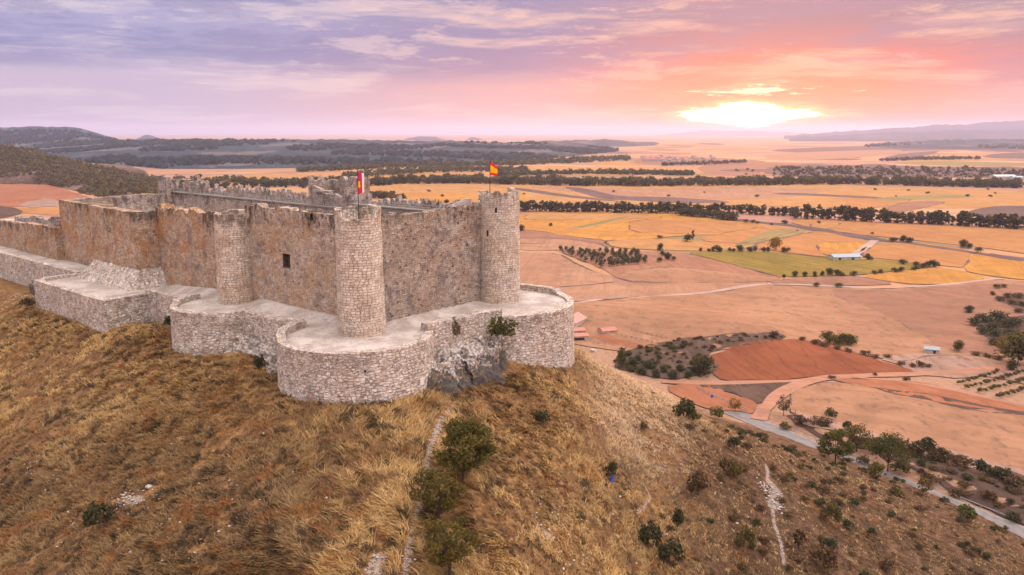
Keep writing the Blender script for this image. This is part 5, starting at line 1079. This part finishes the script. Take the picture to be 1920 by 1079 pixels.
# ------------------------------------------------------------------ grass and stones on the near slope
def grass():
    g = np.random.default_rng(21); N_ = 330000; a = g.uniform(-R(36), R(36), N_); r = np.sqrt(g.uniform(52**2, 205**2, N_)); keepr = g.random(N_) < np.clip((120/r)**1.2, .25, 1); a = a[keepr]; r = r[keepr]
    x, y = r*np.sin(a), r*np.cos(a); z = H(x, y); D = y*CP+(ZC-z)*SP; u = 960+FPX*x/D; v = 540+FPX*(-y*SP+(ZC-z)*CP)/D
    s_, t_ = LOC(x, y); bare = np.zeros(len(x))
    for pl, wd in BARE:
        nb = (np.abs(x-np.mean([p[0] for p in pl])) < 40) & (np.abs(y-np.mean([p[1] for p in pl])) < 40); d = np.full(len(x), 99.); d[nb] = seg_dist(x[nb], y[nb], pl); bare = np.maximum(bare, 1-sstep(d, wd*.8, wd*1.9))
    hd = hill_d(x, y); ins = inside(s_, t_) | (np.hypot(s_-C1[0], t_-C1[1]) < RB1+.3) | (np.hypot(s_-C2[0], t_-C2[1]) < RB2+.3) | (np.hypot(s_-C3[0], t_-C3[1]) < RB3+.3) | ((s_ > -15.6) & (t_ > 57) & (t_ < 92.5) & (s_ < 20)) | ((s_ > -6.4) & (t_ > 5) & (s_ < 32)) | ((s_ > 4) & (s_ < 26) & (t_ > -14) & (t_ < 1))
    scr = sstep(x-.25*(y-110), 16, 36); patch = .55*fbm(x/1.7, y/1.7, 41, 3)+.45*fbm(x/6.5, y/6.5, 45, 3)
    ok = (v > 380) & (v < 1130) & (u > -40) & (u < 1960) & (z > PLAIN+.8) & (hd < 130) & ~ins & (road_dist(x, y) > 5) & (g.random(len(x)) > bare) & (g.random(len(x)) < (1-.45*scr)*np.clip((patch-.36)*6.5, .16, 1))
    x, y, z, scr, patch = (q[ok] for q in (x, y, z, scr, patch)); n = len(x)
    # wind laid: a smooth direction field
    ang = 2.6+2.6*(fbm(x/13, y/13, 43, 3)-.5)*2+(.85-.5*sstep(x, -34, -22)*(1-sstep(x, -4, 4)))*g.normal(size=n); wavy = sstep(x, -36, -22)*(1-sstep(x, -6, 3)); corner_dim = (1-sstep(x, -32, -14))*(1-sstep(y+.25*x, 84, 112)); L = (.40+.55*g.random(n))*(1-.35*scr)*(.7+.5*patch)*(1+.8*wavy)
    m = 5; X = []; T = []
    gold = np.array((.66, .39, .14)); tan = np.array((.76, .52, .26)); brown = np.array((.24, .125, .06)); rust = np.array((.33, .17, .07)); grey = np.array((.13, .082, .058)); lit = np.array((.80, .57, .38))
    big = fbm(x/17, y/17, 47, 4); w = g.random((n, 1)); base = gold*(1-w)+tan*w; k1 = sstep(patch, .56, .42)[:, None]*.9; base = base*(1-k1)+brown*k1; k2 = sstep(big, .52, .68)[:, None]*.45; base = base*(1-k2)+rust*k2
    k2 = sstep(big, .44, .28)[:, None]*.3; base = base*(1-k2)+grey*k2; k3 = (scr*.9)[:, None]; mixs = np.where(g.random((n, 1)) < .55, grey, brown); mixs = np.where(g.random((n, 1)) < .22, tan*.8, mixs); base = base*(1-k3)+mixs*k3
    k4 = (corner_dim*.62)[:, None]; mixh = np.where(g.random((n, 1)) < .5, grey, brown); base = base*(1-k4)+mixh*k4  # lower left: dry brown growth, plus vignette and shade put into the tint
    k5 = (fbm(x/1.15, y/1.15, 77, 2) > .66)[:, None]*.85; base = base*(1-k5)+np.array((.060, .040, .026))*k5
    k6 = ((fbm(x/2.2, y/2.2, 87, 2) > .70) & (g.random(n) < .8))[:, None]*.7; base = base*(1-k6)+np.array((.38, .15, .05))*k6
    crest = (sstep(x, 8, 18)*(1-sstep(x-.25*(y-110), 20, 32))*sstep(y, 112, 128))[:, None]; base = base*(1-.75*crest)+lit*.75*crest  # sun glow along the crest, put into the grass tint
    for q in range(m):
        da = g.normal(size=n)*.55; ox, oy = g.uniform(-.30, .30, n), g.uniform(-.30, .30, n); dx, dy = np.cos(ang+da), np.sin(ang+da); l = L*g.uniform(.6, 1.15, n); wv = .035+.045*g.random(n); px, py = -dy*wv, dx*wv
        h1, h2 = l*.42, l*(.50+.22*g.random(n)); b = np.c_[x+ox, y+oy, z-.05]
        p0 = b-np.c_[px, py, 0*px]; p1 = b+np.c_[px, py, 0*px]; mid = b+np.c_[dx*l*.38, dy*l*.38, h1]; p2 = mid+np.c_[px, py, 0*px]*.8; p3 = mid-np.c_[px, py, 0*px]*.8; tip = b+np.c_[dx*l*.95, dy*l*.95, h2]
        p4 = tip+np.c_[px, py, 0*px]*.3; p5 = tip-np.c_[px, py, 0*px]*.3
        X.append(np.stack([p0, p1, p2, p3, p4, p5], 1)); T.append(np.repeat((base*g.uniform(.65, 1.30, (n, 1)))[:, None, :], 6, 1)*np.array((.6, .6, .95, .95, 1.15, 1.15))[None, :, None] if False else np.repeat((base*g.uniform(.65, 1.30, (n, 1)))[:, None, :], 6, 1))
    V = np.concatenate(X).reshape(-1, 3); T = np.concatenate(T).reshape(-1, 3); i = np.arange(len(V)//6)*6
    F = np.concatenate([np.stack([i, i+1, i+2, i+3], 1), np.stack([i+3, i+2, i+4, i+5], 1)])
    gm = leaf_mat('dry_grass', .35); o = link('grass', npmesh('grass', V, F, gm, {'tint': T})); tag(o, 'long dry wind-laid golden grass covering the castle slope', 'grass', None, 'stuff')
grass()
def rock_mesh(seed, sub=2, flat=.6):
    bm = bmesh.new(); bmesh.ops.create_icosphere(bm, subdivisions=sub, radius=.5); g = random.Random(seed); o = Vector((g.uniform(0, 9), g.uniform(0, 9), g.uniform(0, 9)))
    from mathutils import noise
    for v in bm.verts:
        n = noise.noise(v.co*2.2+o); c = noise.cell(v.co*3.0+o); v.co *= 1+.45*n+.16*(c-.5); v.co.z *= flat
    me = bpy.data.meshes.new('rock'); bm.to_mesh(me); bm.free(); me.materials.append(LIME); return me
def lime_mat():
    m, N = mat('limestone'); pos = N.new('ShaderNodeNewGeometry').outputs['Position']; n = N.noise(pos, .8, 5, .65); f = N.noise(pos, 3.1, 4, .7); c = N.mix(N.step(f, .35, .65), (.34, .29, .265, 1), (.60, .54, .50, 1)); c = N.mix(N.m('MULTIPLY', N.step(n, .52, .66), .8), c, (.25, .18, .14, 1)); finish(N, c, .9, N.m('ADD', f, n), .8, .12, spec=.15); return m
LIME = lime_mat(); RK = [rock_mesh(i) for i in range(5)]
def stones():
    """limestone rubble: many small stones as one mass"""
    g = np.random.default_rng(31); P = []
    def add(u, v, n, spread):
        c = gp(u, v)
        for _ in range(n):
            x, y = c[0]+g.normal()*spread, c[1]+g.normal()*spread; P.append((x, y, float(H(x, y)), g.uniform(.08, .28)))
    for u, v, n, s in [(235, 937, 34, 1.2), (265, 937, 16, 1.0), (60, 880, 22, 2.2), (95, 905, 14, 1.5), (130, 965, 8, 2), (480, 985, 20, 3), (560, 978, 16, 3), (350, 980, 10, 4), (180, 1020, 18, 5), (320, 1045, 18, 4), (410, 890, 10, 3), (700, 1060, 26, 1.6), (1015, 995, 20, 1.6), (1065, 1040, 14, 1.4), (1040, 950, 10, 2), (1225, 1010, 14, 2.5), (1090, 1045, 16, 2), (1340, 930, 12, 2), (1100, 655, 14, 1.2), (560, 745, 8, .7), (1440, 920, 50, 1.0), (1455, 945, 50, 1.1), (30, 560, 16, 1.6), (1180, 1060, 10, 3), (600, 850, 10, 5), (250, 800, 12, 8), (1280, 860, 10, 4)]: add(u, v, n, s)
    V = []; F = []; b = 0
    for x, y, z, s in P:
        me = RK[g.integers(0, 5)]; q = np.array([v.co[:] for v in me.vertices])*s*1.6; f = np.array([p.vertices[:] for p in me.polygons]); a = g.uniform(0, 6.28); V.append(np.c_[q[:, 0]*math.cos(a)-q[:, 1]*math.sin(a)+x, q[:, 0]*math.sin(a)+q[:, 1]*math.cos(a)+y, q[:, 2]+z+.12]); F.append(f+b); b += len(q)
    tag(link('stones', npmesh('stones', np.concatenate(V), np.concatenate(F), LIME)), 'small white limestone rubble scattered through the dry grass', 'stones', None, 'stuff')
stones()
def outcrop_mat(name, pale_amt):
    m, N = mat(name); pos = N.new('ShaderNodeNewGeometry').outputs['Position']; n = N.noise(pos, .45, 5, .65); f = N.noise(pos, 1.9, 5, .7); v = N.voro(pos, 1.4)
    c = N.mix(N.step(f, .38, .64), (.22, .185, .17, 1), (.66, .59, .56, 1)); c = N.mix(N.step(N.m('ADD', N.m('MULTIPLY', n, .7), N.m('MULTIPLY', f, .35)), pale_amt+.05, pale_amt-.05, 0, .96), (.028, .027, .034, 1), c) if False else c
    x, y, z = N.sep(pos); low = N.m('ADD', N.m('MULTIPLY', n, 1.0), N.m('ADD', N.m('MULTIPLY', f, .6), N.m('MULTIPLY', z, .09)))
    c = N.mix(N.step(low, pale_amt+.10, pale_amt-.10), c, N.mix(f, (.012, .012, .013, 1), (.19, .165, .15, 1))); c = N.mix(N.m('MULTIPLY', N.step(N.noise(pos, .9, 5, .7), .54, .62), .85), c, (.26, .15, .07, 1))
    finish(N, c, .9, N.m('ADD', N.m('MULTIPLY', v, .6), N.m('ADD', f, n)), 1.0, .3, spec=.2); return m
def outcrop(name, label, path, zt, out, seed, m, zb=None):
    """rock bulging from the foot of the rampart; PATH runs along the wall foot in castle axes, OUT is its reach"""
    P, u = resample(LW(*path), .22); d = np.gradient(P, axis=0); n = np.c_[d[:, 1], -d[:, 0]]; n /= np.linalg.norm(n, axis=1)[:, None]; rows = 34; G = np.zeros((rows, len(u), 3))
    for i in range(rows):
        q = i/(rows-1); env = np.clip(np.sin(np.pi*np.clip(u/u[-1], 0, 1))*3.4, .02, 1)**.8; ro = out*env*(.65+.7*fbm(u/3.2, u*0+seed, seed, 3)); lump = fbm(u/1.5+30, np.full(len(u), q*5.0), seed+3, 4)-.5; crag = vnoise(u/.6, np.full(len(u), q*9.0), seed+5)-.5; bl = np.floor(fbm(u/1.9, np.full(len(u), q*3.2), seed+9, 2)*9)/9-.5; crag = crag+bl*2.2
        dist = -.6+(ro+.6)*(q**.75)+lump*1.3+crag*.6; X = P[:, 0]+n[:, 0]*dist; Y = P[:, 1]+n[:, 1]*dist; hg = H(P[:, 0]+n[:, 0]*(ro+.4), P[:, 1]+n[:, 1]*(ro+.4))-.5
        top = hg+(np.array([zt(a) for a in u/u[-1]])-hg)*np.clip(env*1.3, 0, 1); z = hg+(top-hg)*(1-q**2.1)+lump*1.4*(q < .97)+crag*.75*(q < .95)
        G[i] = np.c_[X, Y, z]
    k = len(u); idx = np.arange(rows*k).reshape(rows, k); f = np.stack([idx[:-1, :-1], idx[1:, :-1], idx[1:, 1:], idx[:-1, 1:]], -1).reshape(-1, 4); me = npmesh(name, G.reshape(-1, 3), f, m)
    return tag(link(name, me), label, 'rock')
outcrop('rock_outcrop', 'big black and white rock outcrop bulging between the two right bastions', [(1.6, -12.4), (5.4, -10.4), (9, -8.8), (15, -7.8), (20, -7.4), (23.5, -9.4)], lambda q: -4.6+3.4*q-1.0*(q-.5)**2, 6.0, 5, outcrop_mat('lichened_rock', .36))
outcrop('rock_outcrop', 'jumble of pale rocks under the wall between the front round bastions', [(-6.4, 27.5), (-6.0, 20), (-6.2, 9.6)], lambda q: -3.6-.8*q, 2.6, 9, outcrop_mat('pale_rock', .20))
outcrop('rock_outcrop', 'dark rock ledge under the long low wall at the left edge', [(-8.8, 112), (-8.4, 102), (-8, 94)], lambda q: -4.6, 2.4, 13, outcrop_mat('dark_rock', .55))
def rock(u, v, w, k, label, group=None):
    p = gp(u, v); D = p[1]*CP+(ZC-p[2])*SP; s = w/FPX*D; o = link('rock', RK[k], None, (p[0], p[1], p[2]+.12*s)); o.scale = (s, s, s); o.rotation_euler = (0, 0, random.uniform(0, 6)); tag(o, label, 'rock', group)
rock(548, 742, 20, 0, 'pale rock at the left foot of the front bastion'); rock(562, 747, 14, 1, 'smaller pale rock beside the one at the bastion foot'); rock(458, 662, 18, 2, 'white rock near the right foot of the smaller round bastion'); rock(280, 915, 14, 3, 'long white rock left of the slope middle'); rock(778, 736, 18, 0, 'rounded pale rock at the front edge of the big outcrop'); rock(1113, 660, 14, 4, 'white rock below the right bastion')

# ------------------------------------------------------------------ flags, fittings, farm and far buildings
def flag(name, label, foot, h, w, hh, bands, swirl, seed, droop):
    e = empty(name, label, 'flag', foot); mb = MB(); mb.tube((0, 0, -.3), (.1, 0, h), .075, .05, 8); mb.tube((.1, 0, h), (.1, 0, h+.12), .11, .06, 8); o = build('pole', mb, DARKMETAL); o.parent = e
    mb = MB(); n, k = 22, 14
    def P(i, j):
        q, r = i/n, j/k; x = .08+w*q*math.cos(.5*math.sin(q*5+seed)); y = .26*math.sin(q*7.5+seed+r*2)*q+swirl*q*q; return (x*(1-.12*droop*q), y, h-.25-hh*r*(1-.12*q)-droop*q*(.6+.4*math.sin(r*3+seed))*hh*.5)
    for i in range(n):
        for j in range(k):
            r = (j+.5)/k; q = (i+.5)/n; mi = bands(q, r); mb.face([P(i, j), P(i, j+1), P(i+1, j+1), P(i+1, j)], mi=mi)
    c = build('cloth', mb, [FRED, FYEL, FWHITE, FMAG]); c.parent = e; return e
def cloth_mat(name, c):
    m, N = mat(name); finish(N, (*c, 1), .8, N.noise(N.new('ShaderNodeTexCoord').outputs['Object'], 6, 3), .2, .02, trans=.45); return m
FRED = cloth_mat('red_cloth', (.62, .02, .03)); FYEL = cloth_mat('yellow_cloth', (.85, .42, .01)); FWHITE = cloth_mat('white_cloth', (.75, .70, .72)); FMAG = cloth_mat('crimson_cloth', (.50, .02, .09))
p2 = onplane(927, 364, t=0.0); flag('flagpole', 'red and yellow striped flag flying from a black pole on the tallest tower', (*W(30.6, 1.2), 17.6), 7.6, 1.45, 2.35, lambda q, r: 0 if r < .25 or r > .75 else 1, .5, 1.0, .75)
flag('flagpole', 'crimson, yellow and white flags on a black pole atop the front corner tower', (*W(1.4, 1.6), 17.0), 7.5, .95, 3.4, lambda q, r: (2 if q > .62 else (3 if r < .42 or (q > .4 and r < .6) else (1 if q < .36 and r < .72 else 0))), .7, 2.2, .2)
WHITE = plain_mat('white_render', (.52, .46, .42), .3, .8); ROOFR = plain_mat('red_roof', (.52, .22, .17), .25, .9); ROOFB = plain_mat('blue_grey_roof', (.32, .38, .44), .15, .7, .5); DARK = plain_mat('dark_opening', (.03, .025, .022), .2, 1); FENCE = plain_mat('fence_wood', (.22, .17, .14), .3, 2); BLUE = plain_mat('blue_plastic', (.02, .12, .62), .15, 3, .4)
x_, y_ = W(*ap(C1, RB1+.10, 237)); mb = MB(); mb.box((0, 0, 0), (.45, .16, .55), 0); mb.box((0, 0, .55), (.6, .3, .08), 0); lamp = empty('wall_lamp', 'small white lamp box fixed high on the front bastion', 'lamp', (x_, y_, -2.6), None, math.atan2(y_-W(*C1)[1], x_-W(*C1)[0])+math.pi/2); o = build('housing', mb, WHITE); o.parent = lamp; mb = MB(); mb.box((0, -.085, .1), (.3, .03, .3)); mb.box((0, .085, .1), (.3, .03, .3)); o = build('lens', mb, DARK); o.parent = lamp
px_ = ap(C1, RB1+.18, 283); x_, y_ = W(*px_); mb = MB(); mb.box((0, 0, 0), (1.0, .12, 1.1)); o = build('stone_plaque', mb, plain_mat('plaque_stone', (.74, .69, .66), .12, 2)); o.location = (x_, y_, -6.2); o.rotation_euler = (0, 0, math.atan2(y_-W(*C1)[1], x_-W(*C1)[0])+math.pi/2); tag(o, 'pale blank stone plaque low on the front bastion beside the rock', 'plaque')
p = gp(1147, 897); mb = MB(); mb.box((0, 0, 0), (.55, .4, .75), .4, .08, True, .1, .25); mb.box((.1, -.2, .6), (.35, .3, .55), .9, .08, True, -.1, .4); o = build('plastic_bag', mb, BLUE); o.location = (p[0]-.1, p[1]-.9, float(H(p[0]-.1, p[1]-.9))+.15); tag(o, 'crumpled bright blue plastic bag under a dark bush', 'bag')
def house(name, label, u, v, L, Wd, h, rh, rz, wall_m, roof_m, group=None, doors=(), z=None, cat='house', over=.3):
    x, y = pix_plain(u, v); z = PLAIN if z is None else z; e = empty(name, label, cat, (x, y, z), group, rz); a, b = L/2, Wd/2; mb = MB()
    mb.face([(-a, -b, -.3), (a, -b, -.3), (a, -b, h), (-a, -b, h)]); mb.face([(a, b, -.3), (-a, b, -.3), (-a, b, h), (a, b, h)]); mb.face([(a, -b, -.3), (a, b, -.3), (a, b, h), (a, 0, h+rh), (a, -b, h)]); mb.face([(-a, b, -.3), (-a, -b, -.3), (-a, -b, h), (-a, 0, h+rh), (-a, b, h)])
    o = build('wall', mb, wall_m); o.parent = e; mb = MB(); c = a+over; s_ = rh/b; bb = b+over; lo = h-s_*over
    for sg in (-1, 1):
        p = [(-c, sg*bb, lo+.05), (c, sg*bb, lo+.05), (c, 0, h+rh+.05), (-c, 0, h+rh+.05)]; q = [(i, j, k+.18) for i, j, k in p]
        if sg > 0: p.reverse(); q.reverse()
        mb.face(q); mb.face(list(reversed(p)))
        for i in range(4): j = (i+1) % 4; mb.face([p[i], p[j], q[j], q[i]])
    o = build('roof', mb, roof_m); o.parent = e
    for nm, side, off, z0, w, hh in doors:
        mb = MB()
        if side in 'NS': mb.box((off, (-b-.02) if side == 'S' else b+.02, z0), (w, .10, hh))
        else: mb.box(((a+.02) if side == 'E' else -a-.02, off, z0), (.10, w, hh))
        o = build(nm, mb, DARK); o.parent = e
    return e
house('farmhouse', 'white farmhouse with pale red gabled roof behind the right bastion', 1073, 608, 13, 9, 4.6, 2.2, R(62), WHITE, plain_mat('pink_tile_roof', (.60, .27, .235), .15, .8), None, [('door', 'S', -2.4, 0, 1.1, 2.2), ('window', 'S', 2.5, 1.4, 1.0, 1.0), ('window', 'W', 0, 1.4, 1.0, 1.0)])
house('shed', 'small white shed with dark open end beside the paddock', 1139, 623, 7, 5, 2.8, .9, R(20), WHITE, ROOFR, None, [('door', 'E', 0, 0, 3.4, 2.2)], cat='shed')
house('shed', 'low white shed hugging the right bastion outline', 1078, 623, 8, 5, 2.4, .8, R(10), WHITE, ROOFR, None, [('door', 'S', -2, 0, 2.2, 1.7), ('door', 'S', 1.5, 0, 1.2, 1.7)], cat='shed')
house('shed', 'open fronted shed with rusty roof, nearest the slope edge', 1082, 637, 9, 5, 2.5, .8, R(8), WHITE, ROOFR, None, [('door', 'S', 0, 0, 5.5, 1.9), ('door', 'E', 0, 0, 3, 1.9)], cat='shed')
house('barn', 'long low barn with blue grey metal roof among the orange fields', 1583, 487, 21, 9, 2.2, 1.6, R(8), WHITE, ROOFB, None, [('door', 'S', -6, 0, 2, 1.8), ('door', 'S', 4, 0, 2, 1.8)], cat='barn')
house('warehouse', 'long white warehouse far off in the trees at the right', 1880, 337, 44, 22, 6, 3, R(4), WHITE, plain_mat('pale_metal_roof', (.50, .54, .57), .08, .3, .5), None, [('door', 'S', -12, 0, 5, 4), ('door', 'S', 9, 0, 5, 4)], cat='warehouse')
house('warehouse', 'smaller pale warehouse right of the long white one', 1905, 338, 22, 16, 5, 2.5, R(4), WHITE, ROOFB, None, [('door', 'S', 0, 0, 4, 3)], cat='warehouse')
house('hut', 'small blue roofed hut at the edge of the pink field', 1746, 663, 5.5, 3.2, 1.9, .8, R(-22), WHITE, ROOFB, None, [('door', 'S', 1, 0, .9, 1.6)], cat='hut')
g = random.Random(12)
for i in range(46):
    u = g.uniform(1205, 1340); v = 301-abs(u-1270)*.02+g.uniform(-5, 4); house('village_house', 'tiny pale house in the hazy village under the sunset', u, v, g.uniform(12, 22), g.uniform(9, 13), g.uniform(5, 8), 3, g.uniform(0, 3), WHITE, ROOFR, 'houses of the hazy village')
def low_wall(name, label, px, h, th, m, rag=.0, cat='wall'):
    pts = [pix_plain(*p) for p in px]; mb = MB()
    for a, b in zip(pts[:-1], pts[1:]):
        L = math.dist(a, b); c = ((a[0]+b[0])/2, (a[1]+b[1])/2); mb.box((*c, PLAIN-.3), (L+th*.9, th, h+.3+random.uniform(0, .02)), math.atan2(b[1]-a[1], b[0]-a[0]), rag)
    return tag(build(name, mb, m), label, cat)
low_wall('yard_wall', 'low white yard wall below the farmhouse', [(1070, 612), (1086, 617), (1110, 619), (1130, 617)], 1.3, .4, WHITE)
low_wall('yard_wall', 'white yard wall beside the paddock sheds', [(1098, 626), (1122, 621), (1134, 620)], 1.1, .4, WHITE)
low_wall('yard_wall', 'white wall stub right of the small shed', [(1156, 624), (1168, 624), (1183, 620)], 1.1, .5, WHITE)
low_wall('yard_wall', 'pale stone edging along the near paddock side', [(1100, 641), (1140, 648), (1180, 652), (1222, 657)], .5, .5, WHITE)
field('rust', [(1108, 634), (1122, 628), (1150, 638), (1232, 650), (1218, 654), (1160, 648)]); field('tan', [(1060, 606), (1110, 612), (1180, 618), (1240, 640), (1235, 650), (1150, 630), (1060, 620)])
mb = MB(); x0 = None
for i, (u, v) in enumerate([(1100, 612), (1104, 608), (1109, 611), (1114, 614)]):
    x, y = pix_plain(u, v); mb.box((x, y, PLAIN-.2), (3.2, .5, 2.0+.8*hashv(i, 1)), random.uniform(0, 3), .3); mb.box((x+1.5, y+1, PLAIN-.2), (.5, 2.6, 1.6), .3, .2)
tag(build('farm_ruin', mb, STONE_REAR), 'roofless crumbling farm outbuilding right of the white farmhouse', 'ruin')
def fence(label, px, step=3.0, h=1.2, rails=2):
    pts, u = resample([pix_plain(*p) for p in px], step); e = empty('fence', label, 'fence', (*pts[0], PLAIN)); pm = MB(); pm.box((0, 0, -.2), (.16, .16, h+.2)); me = pm.mesh('post', FENCE)
    zz = lambda p: float(H(p[0], p[1]))
    for p in pts: rpart(link('post', me, None, (*p, zz(p))), e)
    for r in range(rails):
        mb = MB()
        for a, b in zip(pts[:-1], pts[1:]): k = h*(.45+.45*r); mb.tube((*a, zz(a)+k), (*b, zz(b)+k), .05, .05, 4)
        rpart(build('rail', mb, FENCE), e)
fence('wooden paddock fence running toward the scrub knoll', [(1146, 626), (1185, 636), (1215, 643), (1240, 650)])
fence('long field fence above the paddock', [(1184, 622), (1215, 629), (1250, 637)])
fence('wooden gate fence at the corner of the dirt track', [(1474, 772), (1482, 776), (1491, 779)], 1.6, 1.5, 3)
p = gp(1337, 768); e = empty('road_sign', 'small blue road sign on a post beside the road', 'sign', (p[0]+1.0, p[1]+6, PLAIN+.3)); mb = MB(); mb.tube((0, 0, -.3), (0, 0, 2.6), .05, .05, 6); o = build('post', mb, METAL); o.parent = e; mb = MB(); mb.box((0, -.06, 1.9), (.9, .05, 1.0)); o = build('plate', mb, BLUE); o.parent = e
p = gp(1395, 780); e = empty('road_marker', 'thin dark marker post at the dirt track junction', 'post', (p[0]+3, p[1]+5, PLAIN+.2)); mb = MB(); mb.box((0, 0, -.2), (.14, .14, 1.4)); o = build('post', mb, FENCE); o.parent = e; mb = MB(); mb.box((0, 0, 1.2), (.16, .16, .3)); o = build('reflector', mb, WHITE); o.parent = e
# ------------------------------------------------------------------ haze
def build_haze():
    mb = MB(); mb.box((0, 0, PLAIN-1.5), (86000, 86000, 390))
    m = bpy.data.materials.new('haze'); m.use_nodes = True; N = NT(m.node_tree)
    p = N.new('ShaderNodeVolumePrincipled'); p.inputs['Color'].default_value = HAZE_COL; p.inputs['Density'].default_value = HAZE_D; p.inputs['Anisotropy'].default_value = HAZE_G
    o = N.new('ShaderNodeOutputMaterial'); N.l.new(p.outputs[0], o.inputs[1])
    tag(build('haze', mb, m), kind='stuff')
HAZE_COL = (.58, .67, 1.0, 1); HAZE_D = 5e-5; HAZE_G = .46
build_haze()
